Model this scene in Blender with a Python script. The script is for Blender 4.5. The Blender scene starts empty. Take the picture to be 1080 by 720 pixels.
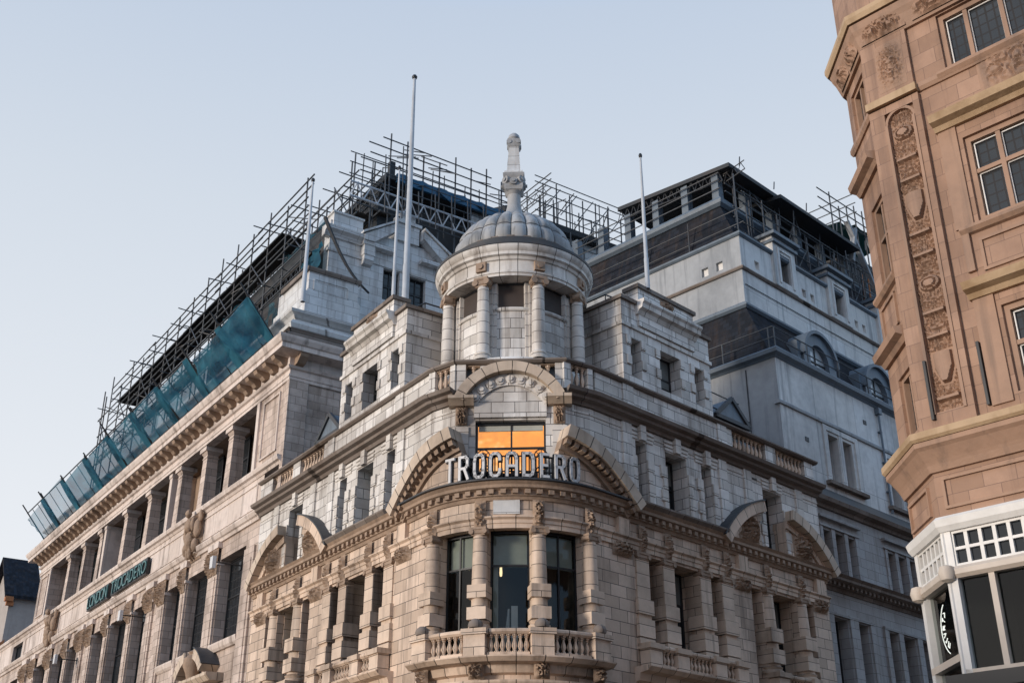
import bpy, bmesh, math, random
from math import sin, cos, pi, radians, sqrt
from mathutils import Vector, noise
random.seed(7)
S = bpy.context.scene
COL = S.collection

# ------------------------------------------------------------------ camera, sky, sun, exposure
cam = bpy.data.cameras.new("camera"); camo = bpy.data.objects.new("camera", cam); COL.objects.link(camo)
cam.sensor_width = 36.0; cam.lens = 36.0 * 1236.4 / 1080.0
cam.clip_start = 0.1; cam.clip_end = 6000
camo.location = (0, 0, 1.6); camo.rotation_euler = (radians(90 + 25.554), 0, 0)
S.camera = camo
S.view_settings.view_transform = 'Standard'; S.view_settings.look = 'None'
S.view_settings.exposure = 0.72; S.view_settings.gamma = 1.0

SUN_AZ = 238.0      # compass bearing of the low sun, clockwise from +Y (behind the viewer, to the left)
SUN_EL = 5.0
W = bpy.data.worlds.new("World"); S.world = W; W.use_nodes = True
nt = W.node_tree; nt.nodes.clear()
def N(tree, t, **k):
    n = tree.nodes.new(t)
    for a, b in k.items(): setattr(n, a, b)
    return n
out = N(nt, 'ShaderNodeOutputWorld'); bg = N(nt, 'ShaderNodeBackground')
sky = N(nt, 'ShaderNodeTexSky', sky_type='NISHITA', sun_disc=False)
sky.sun_elevation = radians(SUN_EL); sky.sun_rotation = radians(SUN_AZ)
sky.altitude = 20; sky.air_density = 1.0; sky.dust_density = 2.0; sky.ozone_density = 1.2
tc = N(nt, 'ShaderNodeTexCoord'); sep = N(nt, 'ShaderNodeSeparateXYZ')
nt.links.new(tc.outputs['Generated'], sep.inputs[0])
# pale dusk veil: a thin high haze that whitens the sky towards the horizon
ramp = N(nt, 'ShaderNodeValToRGB')
e = ramp.color_ramp.elements
e[0].position = 0.0; e[0].color = (8.4, 8.35, 8.4, 1)
e[1].position = 0.78; e[1].color = (3.0, 5.2, 9.0, 1)
m = ramp.color_ramp.elements.new(0.66); m.color = (4.7, 5.45, 6.6, 1)
m = ramp.color_ramp.elements.new(0.30); m.color = (6.9, 7.2, 7.65, 1)
m = ramp.color_ramp.elements.new(0.52); m.color = (5.7, 6.25, 7.0, 1)
nt.links.new(sep.outputs['Z'], ramp.inputs[0])
mix1 = N(nt, 'ShaderNodeMix', data_type='RGBA'); mix1.inputs[0].default_value = 0.92
nt.links.new(sky.outputs[0], mix1.inputs[6]); nt.links.new(ramp.outputs[0], mix1.inputs[7])
# the half of the sky away from the afterglow is a deeper dusk blue
bd = N(nt, 'ShaderNodeVectorMath', operation='DOT_PRODUCT'); bd.inputs[1].default_value = (0.64, -0.77, 0.0)
nt.links.new(tc.outputs['Generated'], bd.inputs[0])
br = N(nt, 'ShaderNodeMapRange'); br.inputs[1].default_value = 0.0; br.inputs[2].default_value = 0.7; br.inputs[4].default_value = 0.85
nt.links.new(bd.outputs['Value'], br.inputs[0])
mixb = N(nt, 'ShaderNodeMix', data_type='RGBA'); mixb.inputs[7].default_value = (3.0, 5.0, 7.6, 1)
nt.links.new(br.outputs[0], mixb.inputs[0]); nt.links.new(mix1.outputs[2], mixb.inputs[6])
# sunset side of the sky: orange band and torn cloud low over the sun's bearing
sd = (sin(radians(SUN_AZ - 50)), cos(radians(SUN_AZ - 50)), 0.12)
dot = N(nt, 'ShaderNodeVectorMath', operation='DOT_PRODUCT'); dot.inputs[1].default_value = sd
nt.links.new(tc.outputs['Generated'], dot.inputs[0])
mr = N(nt, 'ShaderNodeMapRange'); mr.inputs[1].default_value = 0.84; mr.inputs[2].default_value = 0.96
nt.links.new(dot.outputs['Value'], mr.inputs[0])
er = N(nt, 'ShaderNodeMapRange'); er.inputs[1].default_value = 0.52; er.inputs[2].default_value = 0.40
nt.links.new(sep.outputs['Z'], er.inputs[0])
cm = N(nt, 'ShaderNodeMapping'); cm.inputs['Scale'].default_value = (5, 5, 16)
nt.links.new(tc.outputs['Generated'], cm.inputs[0])
cn = N(nt, 'ShaderNodeTexNoise'); cn.inputs['Scale'].default_value = 1.1; cn.inputs['Detail'].default_value = 4
nt.links.new(cm.outputs[0], cn.inputs['Vector'])
cr = N(nt, 'ShaderNodeValToRGB'); ce = cr.color_ramp.elements
ce[0].position = 0.40; ce[0].color = (6.2, 2.5, 0.95, 1); ce[1].position = 0.62; ce[1].color = (11.5, 6.2, 2.8, 1)
q_ = ce.new(0.52); q_.color = (10.0, 3.9, 1.0, 1)
nt.links.new(cn.outputs[0], cr.inputs[0])
mu = N(nt, 'ShaderNodeMath', operation='MULTIPLY')
lr = N(nt, 'ShaderNodeMapRange'); lr.inputs[1].default_value = 0.28; lr.inputs[2].default_value = 0.325
nt.links.new(sep.outputs['Z'], lr.inputs[0]); mu0 = N(nt, 'ShaderNodeMath', operation='MULTIPLY'); nt.links.new(er.outputs[0], mu0.inputs[0]); nt.links.new(lr.outputs[0], mu0.inputs[1])
nt.links.new(mr.outputs[0], mu.inputs[0]); nt.links.new(mu0.outputs[0], mu.inputs[1])
mix2 = N(nt, 'ShaderNodeMix', data_type='RGBA')
nt.links.new(mu.outputs[0], mix2.inputs[0]); nt.links.new(mixb.outputs[2], mix2.inputs[6]); nt.links.new(cr.outputs[0], mix2.inputs[7])
nt.links.new(mix2.outputs[2], bg.inputs[0]); bg.inputs[1].default_value = 0.075
nt.links.new(bg.outputs[0], out.inputs[0])

sl = bpy.data.lights.new("sun", 'SUN'); slo = bpy.data.objects.new("sun", sl); COL.objects.link(slo)
sl.energy = 1.75; sl.angle = radians(10); sl.color = (1.0, 0.89, 0.79)
dv = Vector((sin(radians(SUN_AZ)) * cos(radians(SUN_EL)), cos(radians(SUN_AZ)) * cos(radians(SUN_EL)), sin(radians(SUN_EL))))
slo.rotation_euler = dv.to_track_quat('Z', 'Y').to_euler()

# ------------------------------------------------------------------ materials
def mat(name, base, rough=0.8, spec=0.3, brick=None, var=0.0, stain=0.25, streak=0.2, stain_col=(0.10, 0.068, 0.048), bump=0.25, metal=0.0, fine=0.06, nscale=0.35):
    m = bpy.data.materials.new(name); m.use_nodes = True; t = m.node_tree
    p = t.nodes['Principled BSDF']; L = t.links.new
    p.inputs['Roughness'].default_value = rough; p.inputs['Metallic'].default_value = metal
    p.inputs['Specular IOR Level'].default_value = spec
    geo = N(t, 'ShaderNodeNewGeometry')
    if brick:
        bw, rh, ms, mort = brick
        uv = N(t, 'ShaderNodeUVMap')
        bt = N(t, 'ShaderNodeTexBrick'); L(uv.outputs[0], bt.inputs['Vector'])
        bt.inputs['Scale'].default_value = 1; bt.inputs['Brick Width'].default_value = bw; bt.inputs['Row Height'].default_value = rh
        bt.inputs['Mortar Size'].default_value = ms; bt.inputs['Mortar Smooth'].default_value = 0.3
        c1 = tuple(min(1, b * (1 + var)) for b in base); c2 = tuple(b * (1 - var) * k for b, k in zip(base, (1.0, 0.97, 0.93)))
        bt.inputs['Color1'].default_value = (*c1, 1); bt.inputs['Color2'].default_value = (*c2, 1); bt.inputs['Mortar'].default_value = (*mort, 1)
        src = bt.outputs['Color']
    else:
        rgb = N(t, 'ShaderNodeRGB'); rgb.outputs[0].default_value = (*base, 1); src = rgb.outputs[0]
    def mixin(src, fac, col, mode='MIX'):
        x = N(t, 'ShaderNodeMix', data_type='RGBA', blend_type=mode)
        L(fac, x.inputs[0]); L(src, x.inputs[6]); x.inputs[7].default_value = (*col, 1)
        return x.outputs[2]
    def nz(scale, detail, lo, hi, amt, vec=None, rough=0.6):
        n = N(t, 'ShaderNodeTexNoise'); n.inputs['Scale'].default_value = scale; n.inputs['Detail'].default_value = detail; n.inputs['Roughness'].default_value = rough
        L(vec if vec else geo.outputs['Position'], n.inputs['Vector'])
        r = N(t, 'ShaderNodeMapRange'); r.inputs[1].default_value = lo; r.inputs[2].default_value = hi; r.inputs[4].default_value = amt
        L(n.outputs[0], r.inputs[0]); return r.outputs[0], n.outputs[0]
    if fine:
        f, _ = nz(3.2, 3, 0.35, 0.7, fine * 4); src = mixin(src, f, tuple(b * 0.55 for b in base))
    if stain:
        f, _ = nz(nscale, 8, 0.50, 0.74, min(1, stain * 1.5)); src = mixin(src, f, stain_col)
    if streak:
        mp = N(t, 'ShaderNodeMapping'); mp.inputs['Scale'].default_value = (2.6, 2.6, 0.16); L(geo.outputs['Position'], mp.inputs[0])
        f, _ = nz(1.0, 6, 0.52, 0.74, min(1, streak * 1.5), mp.outputs[0]); src = mixin(src, f, stain_col)
    L(src, p.inputs['Base Color'])
    if bump:
        n = N(t, 'ShaderNodeTexNoise'); n.inputs['Scale'].default_value = 9; n.inputs['Detail'].default_value = 4
        L(geo.outputs['Position'], n.inputs['Vector'])
        h = n.outputs[0]
        if brick:
            a = N(t, 'ShaderNodeMath', operation='MULTIPLY_ADD'); L(bt.outputs['Fac'], a.inputs[0]); a.inputs[1].default_value = -1.2; L(h, a.inputs[2]); h = a.outputs[0]
        b = N(t, 'ShaderNodeBump'); b.inputs['Strength'].default_value = bump; b.inputs['Distance'].default_value = 0.03
        L(h, b.inputs['Height']); L(b.outputs[0], p.inputs['Normal'])
    return m

MORT = (0.045, 0.038, 0.033)
M = {}
FA = (0.60, 0.465, 0.36)  # warm street glow mixed into the main-storey stone: ashlar, trim, drum and carved
M['ashlar'] = mat('faience_ashlar', FA, 0.55, 0.4, (0.78, 0.385, 0.0125, MORT), 0.24, 0.42, 0.45)
M['trim'] = mat('faience_trim', (0.60, 0.46, 0.35), 0.6, 0.35, (0.72, 60.0, 0.016, MORT), 0.2, 0.6, 0.45)
M['drum'] = mat('faience_drum', (0.61, 0.475, 0.365), 0.55, 0.4, (90.0, 0.42, 0.012, MORT), 0.16, 0.42, 0.4)
M['buff'] = mat('buff_voussoir', (0.56, 0.455, 0.355), 0.65, 0.3, (0.55, 60.0, 0.02, (0.06, 0.05, 0.04)), 0.1, 0.45, 0.2)
M['upper'] = mat('pale_faience_ashlar', (0.66, 0.635, 0.60), 0.55, 0.4, (0.78, 0.385, 0.0125, MORT), 0.24, 0.46, 0.55)
M['uptrim'] = mat('pale_faience_trim', (0.62, 0.59, 0.55), 0.6, 0.35, (0.72, 60.0, 0.016, MORT), 0.2, 0.6, 0.45)
M['updrum'] = mat('pale_faience_drum', (0.66, 0.625, 0.58), 0.55, 0.4, (90.0, 0.42, 0.012, MORT), 0.16, 0.42, 0.45)
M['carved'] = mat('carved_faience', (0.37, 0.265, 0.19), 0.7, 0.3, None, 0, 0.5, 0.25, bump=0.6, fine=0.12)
M['soot'] = mat('weathered_coping', (0.20, 0.168, 0.145), 0.8, 0.2, (0.8, 60.0, 0.014, MORT), 0.2, 0.6, 0.3)
M['wing'] = mat('wing_ashlar', (0.55, 0.45, 0.385), 0.6, 0.35, (0.62, 0.36, 0.010, (0.15, 0.12, 0.10)), 0.19, 0.5, 0.55)
M['wingtrim'] = mat('wing_trim', (0.66, 0.57, 0.51), 0.6, 0.35, (1.6, 60.0, 0.010, (0.2, 0.17, 0.15)), 0.1, 0.45, 0.5)
M['pale'] = mat('pale_stone', (0.62, 0.63, 0.63), 0.6, 0.3, (0.9, 0.42, 0.010, (0.2, 0.19, 0.18)), 0.07, 0.3, 0.35)
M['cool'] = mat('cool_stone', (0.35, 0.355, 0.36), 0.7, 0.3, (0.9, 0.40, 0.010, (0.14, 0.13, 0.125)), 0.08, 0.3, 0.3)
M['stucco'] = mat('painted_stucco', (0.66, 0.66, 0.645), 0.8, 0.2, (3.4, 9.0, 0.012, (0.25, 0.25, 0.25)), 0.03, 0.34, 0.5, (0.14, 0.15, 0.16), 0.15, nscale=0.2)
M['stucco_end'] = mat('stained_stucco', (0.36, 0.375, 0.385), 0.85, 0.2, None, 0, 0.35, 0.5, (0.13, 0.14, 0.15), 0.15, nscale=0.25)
M['slate'] = mat('slate', (0.022, 0.026, 0.034), 0.85, 0.06, (0.35, 0.24, 0.012, (0.02, 0.02, 0.022)), 0.3, 0.2, 0.2, bump=0.4)
M['lead'] = mat('lead', (0.13, 0.165, 0.20), 0.5, 0.45, None, 0, 0.35, 0.35, (0.07, 0.08, 0.09), 0.2)
M['darklead'] = mat('dark_lead', (0.045, 0.05, 0.056), 0.55, 0.4, None, 0, 0.3, 0.2, bump=0.2)
M['leaddome'] = mat('weathered_dome', (0.36, 0.36, 0.355), 0.55, 0.35, None, 0, 0.4, 0.45, (0.10, 0.11, 0.12), 0.3)
M['dome'] = mat('dome_stone', (0.33, 0.335, 0.335), 0.6, 0.3, (1.0, 1.0, 0.03, (0.03, 0.03, 0.032)), 0.18, 0.6, 0.8, (0.08, 0.085, 0.09), 0.3)
for n_ in M['dome'].node_tree.nodes:
    if n_.type == 'TEX_BRICK': n_.offset = 0.0
M['black'] = mat('black_iron', (0.018, 0.019, 0.021), 0.45, 0.4, None, 0, 0, 0, bump=0.0, fine=0)
M['tube'] = mat('scaffold_steel', (0.075, 0.082, 0.09), 0.55, 0.5, None, 0, 0.5, 0, (0.06, 0.045, 0.035), 0.0, 0.3, fine=0.1)
M['boards'] = mat('scaffold_boards', (0.05, 0.042, 0.036), 0.9, 0.1, None, 0, 0.3, 0, bump=0.2)
M['tarp'] = mat('roof_sheeting', (0.04, 0.045, 0.05), 0.6, 0.3, None, 0, 0.3, 0, bump=0.3)
M['bluesheet'] = mat('blue_sheet', (0.03, 0.12, 0.22), 0.5, 0.3, None, 0, 0.3, 0, bump=0.4)
M['greensheet'] = mat('green_sheet', (0.04, 0.20, 0.19), 0.5, 0.3, None, 0, 0.2, 0, bump=0.4)
M['pole'] = mat('white_pole', (0.50, 0.53, 0.56), 0.5, 0.4, None, 0, 0.35, 0.3, (0.2, 0.2, 0.2), 0.0)
M['whitepaint'] = mat('white_paint', (0.74, 0.72, 0.68), 0.45, 0.4, None, 0, 0.2, 0.15, (0.4, 0.34, 0.28), 0.1)
M['creampaint'] = mat('cream_paint', (0.62, 0.53, 0.44), 0.5, 0.35, None, 0, 0.25, 0.2, (0.3, 0.24, 0.18), 0.1)
M['pink'] = mat('terracotta_block', (0.36, 0.225, 0.155), 0.7, 0.3, (0.40, 0.25, 0.004, (0.19, 0.12, 0.09)), 0.17, 0.7, 0.8, (0.17, 0.105, 0.075), 0.3)
M['pinktrim'] = mat('terracotta_trim', (0.37, 0.23, 0.155), 0.65, 0.3, None, 0, 0.65, 0.7, (0.17, 0.115, 0.085), 0.3)
M['ochre'] = mat('ochre_ledge', (0.47, 0.33, 0.20), 0.65, 0.3, None, 0, 0.6, 0.4, (0.25, 0.15, 0.07), 0.3, nscale=0.8)
M['render'] = mat('grey_render', (0.42, 0.38, 0.35), 0.9, 0.2, None, 0, 0.2, 0.2, bump=0.15)
M['clay'] = mat('clay_tile', (0.42, 0.17, 0.07), 0.7, 0.3, None, 0, 0.3, 0, bump=0.3)
M['curtain'] = mat('window_blind', (0.46, 0.47, 0.42), 0.8, 0.2, None, 0, 0.1, 0, bump=0.1)
M['letter'] = mat('letter_metal', (0.62, 0.62, 0.62), 0.4, 0.5, None, 0, 0.15, 0, bump=0.0)
M['teal'] = mat('teal_letter', (0.05, 0.16, 0.16), 0.4, 0.5, None, 0, 0.1, 0, bump=0.0)
M['asphalt'] = mat('asphalt', (0.05, 0.05, 0.052), 0.9, 0.2, None, 0, 0.3, 0, bump=0.4)
M['paving'] = mat('paving', (0.42, 0.28, 0.18), 0.9, 0.2, (0.6, 0.4, 0.01, (0.12, 0.1, 0.08)), 0.1, 0.3, 0, bump=0.2)
M['brownboard'] = mat('brown_board', (0.055, 0.042, 0.036), 0.6, 0.3, None, 0, 0.2, 0, bump=0.1)
M['interior'] = mat('dark_interior', (0.012, 0.012, 0.012), 0.9, 0.1, None, 0, 0, 0, bump=0)
M['white_cloth'] = mat('white_card', (0.75, 0.75, 0.75), 0.8, 0.2, None, 0, 0, 0, bump=0)

def glassmat(name, base, rough=0.04, spec=0.5, grid=None):
    m = bpy.data.materials.new(name); m.use_nodes = True; t = m.node_tree; p = t.nodes['Principled BSDF']; L = t.links.new
    p.inputs['Roughness'].default_value = rough; p.inputs['Specular IOR Level'].default_value = spec
    geo = N(t, 'ShaderNodeNewGeometry'); n = N(t, 'ShaderNodeTexNoise'); n.inputs['Scale'].default_value = 0.7; n.inputs['Detail'].default_value = 2
    L(geo.outputs['Position'], n.inputs['Vector'])
    x = N(t, 'ShaderNodeMix', data_type='RGBA'); L(n.outputs[0], x.inputs[0])
    x.inputs[6].default_value = (*[b * 0.5 for b in base], 1); x.inputs[7].default_value = (*[b * 1.5 for b in base], 1)
    src = x.outputs[2]
    if grid:
        uv = N(t, 'ShaderNodeUVMap'); bt = N(t, 'ShaderNodeTexBrick', offset=0.0); L(uv.outputs[0], bt.inputs['Vector'])
        bt.inputs['Scale'].default_value = 1; bt.inputs['Brick Width'].default_value = grid[0]; bt.inputs['Row Height'].default_value = grid[1]; bt.inputs['Mortar Size'].default_value = grid[2]
        y = N(t, 'ShaderNodeMix', data_type='RGBA'); L(bt.outputs['Fac'], y.inputs[0]); L(src, y.inputs[6]); y.inputs[7].default_value = (0.01, 0.01, 0.012, 1)
        src = y.outputs[2]
        r = N(t, 'ShaderNodeMapRange'); L(bt.outputs['Fac'], r.inputs[0]); r.inputs[3].default_value = rough; r.inputs[4].default_value = 0.7; L(r.outputs[0], p.inputs['Roughness'])
    L(src, p.inputs['Base Color'])
    b = N(t, 'ShaderNodeBump'); b.inputs['Strength'].default_value = 0.02; b.inputs['Distance'].default_value = 0.3
    n2 = N(t, 'ShaderNodeTexNoise'); n2.inputs['Scale'].default_value = 0.9; L(geo.outputs['Position'], n2.inputs['Vector'])
    L(n2.outputs[0], b.inputs['Height']); L(b.outputs[0], p.inputs['Normal'])
    return m
M['glass'] = glassmat('dark_glass', (0.016, 0.019, 0.022))
M['blindglass'] = glassmat('glass_over_blind', (0.13, 0.14, 0.135), 0.06, 0.5)
M['skyglass'] = glassmat('sky_tinted_glass', (0.10, 0.12, 0.135), 0.06, 0.9)  # base colour lifted to stand in for reflected sky
M['dormerglass'] = glassmat('sky_painted_glass', (0.42, 0.46, 0.48), 0.1, 0.9)  # pale sky reflection painted into the base colour
M['leaded'] = glassmat('leaded_glass', (0.035, 0.04, 0.045), 0.1, 0.5, (0.115, 0.16, 0.013))
M['leadbars'] = glassmat('barred_glass', (0.016, 0.019, 0.022), 0.08, 0.5, (0.36, 0.42, 0.02))
def mirror():
    m = bpy.data.materials.new('solar_glass'); m.use_nodes = True; t = m.node_tree; p = t.nodes['Principled BSDF']
    p.inputs['Base Color'].default_value = (0.92, 0.92, 0.92, 1); p.inputs['Metallic'].default_value = 1; p.inputs['Roughness'].default_value = 0.03
    n = N(t, 'ShaderNodeTexNoise'); n.inputs['Scale'].default_value = 1.3; b = N(t, 'ShaderNodeBump'); b.inputs['Strength'].default_value = 0.03; b.inputs['Distance'].default_value = 0.2
    g = N(t, 'ShaderNodeNewGeometry'); t.links.new(g.outputs['Position'], n.inputs['Vector']); t.links.new(n.outputs[0], b.inputs['Height']); t.links.new(b.outputs[0], p.inputs['Normal'])
    return m
M['mirror'] = mirror()
def clearglass():
    m = bpy.data.materials.new('clear_glass'); m.use_nodes = True; t = m.node_tree; L = t.links.new
    o = t.nodes['Material Output']; t.nodes.remove(t.nodes['Principled BSDF'])
    tr = N(t, 'ShaderNodeBsdfTransparent'); tr.inputs[0].default_value = (0.62, 0.66, 0.64, 1)
    gl = N(t, 'ShaderNodeBsdfGlossy'); gl.inputs['Roughness'].default_value = 0.04
    lw = N(t, 'ShaderNodeLayerWeight'); pw = N(t, 'ShaderNodeMath', operation='POWER'); L(lw.outputs['Facing'], pw.inputs[0]); pw.inputs[1].default_value = 4.0
    fr = N(t, 'ShaderNodeMapRange'); L(pw.outputs[0], fr.inputs[0]); fr.inputs[3].default_value = 0.035; fr.inputs[4].default_value = 0.7
    mx = N(t, 'ShaderNodeMixShader'); L(fr.outputs[0], mx.inputs[0]); L(tr.outputs[0], mx.inputs[1]); L(gl.outputs[0], mx.inputs[2]); L(mx.outputs[0], o.inputs[0])
    return m
M['clear'] = clearglass()
def emis(name, col, st):
    m = bpy.data.materials.new(name); m.use_nodes = True; p = m.node_tree.nodes['Principled BSDF']
    p.inputs['Emission Color'].default_value = (*col, 1); p.inputs['Emission Strength'].default_value = st; p.inputs['Base Color'].default_value = (*col, 1)
    return m
M['bulb'] = emis('lit_bulb', (1.0, 0.70, 0.40), 1.3)
M['neon'] = emis('neon_tube', (1.0, 0.97, 0.93), 0.9)
def netmat():
    m = bpy.data.materials.new('debris_net'); m.use_nodes = True; t = m.node_tree; L = t.links.new; o = t.nodes['Material Output']; p = t.nodes['Principled BSDF']
    geo = N(t, 'ShaderNodeNewGeometry')
    n = N(t, 'ShaderNodeTexNoise'); n.inputs['Scale'].default_value = 0.9; n.inputs['Detail'].default_value = 4; L(geo.outputs['Position'], n.inputs['Vector'])
    r = N(t, 'ShaderNodeValToRGB'); r.color_ramp.elements[0].position = 0.35; r.color_ramp.elements[0].color = (0.012, 0.085, 0.14, 1)
    r.color_ramp.elements[1].position = 0.7; r.color_ramp.elements[1].color = (0.05, 0.27, 0.37, 1); L(n.outputs[0], r.inputs[0])
    L(r.outputs[0], p.inputs['Base Color']); p.inputs['Roughness'].default_value = 0.8
    oi = N(t, 'ShaderNodeObjectInfo')
    tr = N(t, 'ShaderNodeBsdfTransparent'); tl = N(t, 'ShaderNodeBsdfTranslucent'); L(r.outputs[0], tl.inputs[0])
    m1 = N(t, 'ShaderNodeMixShader'); m1.inputs[0].default_value = 0.45; L(p.outputs[0], m1.inputs[1]); L(tl.outputs[0], m1.inputs[2])
    m2 = N(t, 'ShaderNodeMixShader'); at = N(t, 'ShaderNodeAttribute', attribute_type='OBJECT', attribute_name='weave')
    L(at.outputs['Fac'], m2.inputs[0]); L(m1.outputs[0], m2.inputs[1]); L(tr.outputs[0], m2.inputs[2]); L(m2.outputs[0], o.inputs[0])
    return m
M['net'] = netmat()

# ------------------------------------------------------------------ mesh builder
class MB:
    def __init__(s): s.v = []; s.f = []; s.uv = []; s.sm = []; s.mi = []; s.cur = 0
    def face(s, pts, uv=None, smooth=False):
        i = len(s.v); s.v += [tuple(p) for p in pts]; s.f.append(tuple(range(i, i + len(pts))))
        if uv is None:
            a, b, c_ = (Vector(pts[k]) for k in (0, 1, 2)); n = (b - a).cross(c_ - a)
            if n.length > 1e-12: n.normalize()
            if abs(n.z) > 0.7: uv = [(p[0], p[1]) for p in pts]
            else:
                t = Vector((-n.y, n.x, 0)); t.normalize(); uv = [(t.x * p[0] + t.y * p[1], p[2]) for p in pts]
        s.uv.append(list(uv)); s.sm.append(smooth); s.mi.append(s.cur)
    def grid(s, P, nu, nv, uvf, smooth=True, wrap_u=False):
        base = len(s.v)
        for i in range(nu):
            for j in range(nv): s.v.append(tuple(P(i, j)))
        for i in range(nu if wrap_u else nu - 1):
            for j in range(nv - 1):
                a = base + i * nv + j; b = base + ((i + 1) % nu) * nv + j
                s.f.append((a, b, b + 1, a + 1)); s.uv.append([uvf(i, j), uvf(i + 1, j), uvf(i + 1, j + 1), uvf(i, j + 1)]); s.sm.append(smooth); s.mi.append(s.cur)
    def box(s, F, u0, u1, d0, d1, z0, z1, nu=1):
        P = F.P
        for k in range(nu):
            a = u0 + (u1 - u0) * k / nu; b = u0 + (u1 - u0) * (k + 1) / nu
            for d in (d0, d1): s.face([P(a, d, z0), P(b, d, z0), P(b, d, z1), P(a, d, z1)], [(a, z0), (b, z0), (b, z1), (a, z1)])
            for z in (z0, z1): s.face([P(a, d0, z), P(b, d0, z), P(b, d1, z), P(a, d1, z)], [(a, d0), (b, d0), (b, d1), (a, d1)])
        for u in (u0, u1): s.face([P(u, d0, z0), P(u, d1, z0), P(u, d1, z1), P(u, d0, z1)], [(d0, z0), (d1, z0), (d1, z1), (d0, z1)])
    def prism(s, F, poly, d0, d1):
        P = F.P
        for d in (d0, d1): s.face([P(u, d, z) for u, z in poly], [(u, z) for u, z in poly])
        n = len(poly); l = 0
        for i in range(n):
            (a, za), (b, zb) = poly[i], poly[(i + 1) % n]; h = math.hypot(b - a, zb - za)
            s.face([P(a, d0, za), P(b, d0, zb), P(b, d1, zb), P(a, d1, za)], [(l, d0), (l + h, d0), (l + h, d1), (l, d1)]); l += h
    def sweep(s, F, us, prof, cap=True, closed=True):
        P = F.P; n = len(prof); lens = [0]
        for i in range(n): a, b = prof[i], prof[(i + 1) % n]; lens.append(lens[-1] + math.hypot(b[0] - a[0], b[1] - a[1]))
        rng = range(n if closed else n - 1)
        for k in range(len(us) - 1):
            a, b = us[k], us[k + 1]
            for i in rng:
                (d0, z0), (d1, z1) = prof[i], prof[(i + 1) % n]
                s.face([P(a, d0, z0), P(b, d0, z0), P(b, d1, z1), P(a, d1, z1)], [(a, lens[i]), (b, lens[i]), (b, lens[i + 1]), (a, lens[i + 1])])
        if cap and closed:
            for u in (us[0], us[-1]): s.face([P(u, d, z) for d, z in prof], [(d, z) for d, z in prof])
    def lathe(s, cx, cy, prof, n=16, a0=0.0, a1=2 * pi, smooth=True, sx=1.0):
        full = abs(a1 - a0 - 2 * pi) < 1e-6; cnt = n if full else n + 1
        rr = max(p[0] for p in prof)
        def P(i, j):
            a = a0 + (a1 - a0) * i / n; return (cx + prof[j][0] * cos(a), cy + prof[j][0] * sin(a), prof[j][1])
        ll = [0]
        for j in range(1, len(prof)): ll.append(ll[-1] + math.hypot(prof[j][0] - prof[j - 1][0], prof[j][1] - prof[j - 1][1]))
        s.grid(P, cnt, len(prof), lambda i, j: ((a1 - a0) * i / n * rr, prof[j][1]), smooth, full)
    def tube(s, p, q, r, n=6):
        p = Vector(p); q = Vector(q); ax = (q - p)
        if ax.length < 1e-9: return
        ax.normalize(); t = ax.orthogonal().normalized(); w = ax.cross(t)
        def P(i, j):
            a = 2 * pi * i / n; return (p if j == 0 else q) + (t * cos(a) + w * sin(a)) * r
        s.grid(P, n, 2, lambda i, j: (i * .1, j), True, True)
        for e in (0, 1): s.face([P(i, e) for i in range(n)])
    def bar(s, p, q, w, h, up=(0, 0, 1)):
        p = Vector(p); q = Vector(q); ax = (q - p).normalized(); t = ax.cross(Vector(up)).normalized(); u = t.cross(ax)
        c = [(-w / 2, -h / 2), (w / 2, -h / 2), (w / 2, h / 2), (-w / 2, h / 2)]
        A = [p + t * a + u * b for a, b in c]; B = [q + t * a + u * b for a, b in c]
        for i in range(4): s.face([A[i], A[(i + 1) % 4], B[(i + 1) % 4], B[i]])
        s.face(A); s.face(B)
    def build(s, name, material, parent=None, **props):
        me = bpy.data.meshes.new(name); me.from_pydata(s.v, [], s.f)
        ul = me.uv_layers.new(name='UVMap'); flat = [c for f in s.uv for p in f for c in p]
        ul.data.foreach_set('uv', flat); me.polygons.foreach_set('use_smooth', s.sm)
        ms = material if isinstance(material, (list, tuple)) else [material]
        for m_ in ms: me.materials.append(m_)
        if len(ms) > 1: me.polygons.foreach_set('material_index', s.mi)
        if any(s.sm):
            bm = bmesh.new(); bm.from_mesh(me); bmesh.ops.remove_doubles(bm, verts=bm.verts, dist=1e-5); bm.to_mesh(me); bm.free()
        me.update()
        o = bpy.data.objects.new(name, me); COL.objects.link(o)
        attach(o, parent)
        for k, v in props.items(): o[k] = v
        return o
def attach(o, parent):
    if parent:
        o.parent = parent
        if parent.get('is_root'): o.location = Vector(o.location) - Vector(parent.location)
def thing(name, label, cat, loc, group=None):
    o = bpy.data.objects.new(name, None); o.empty_display_size = 0.5; COL.objects.link(o)
    o.location = loc; o['label'] = label; o['category'] = cat; o['is_root'] = 1
    if group: o['group'] = group
    return o
def tag(o, label, cat, group=None):
    o['label'] = label; o['category'] = cat
    if group: o['group'] = group
    return o
def place(mesh_obj, name, loc, rz, parent):       # a copy sharing mesh data
    o = mesh_obj.copy(); o.name = name; COL.objects.link(o); o.parent = None; o.location = loc; o.rotation_euler = (0, 0, rz); attach(o, parent); return o

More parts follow.
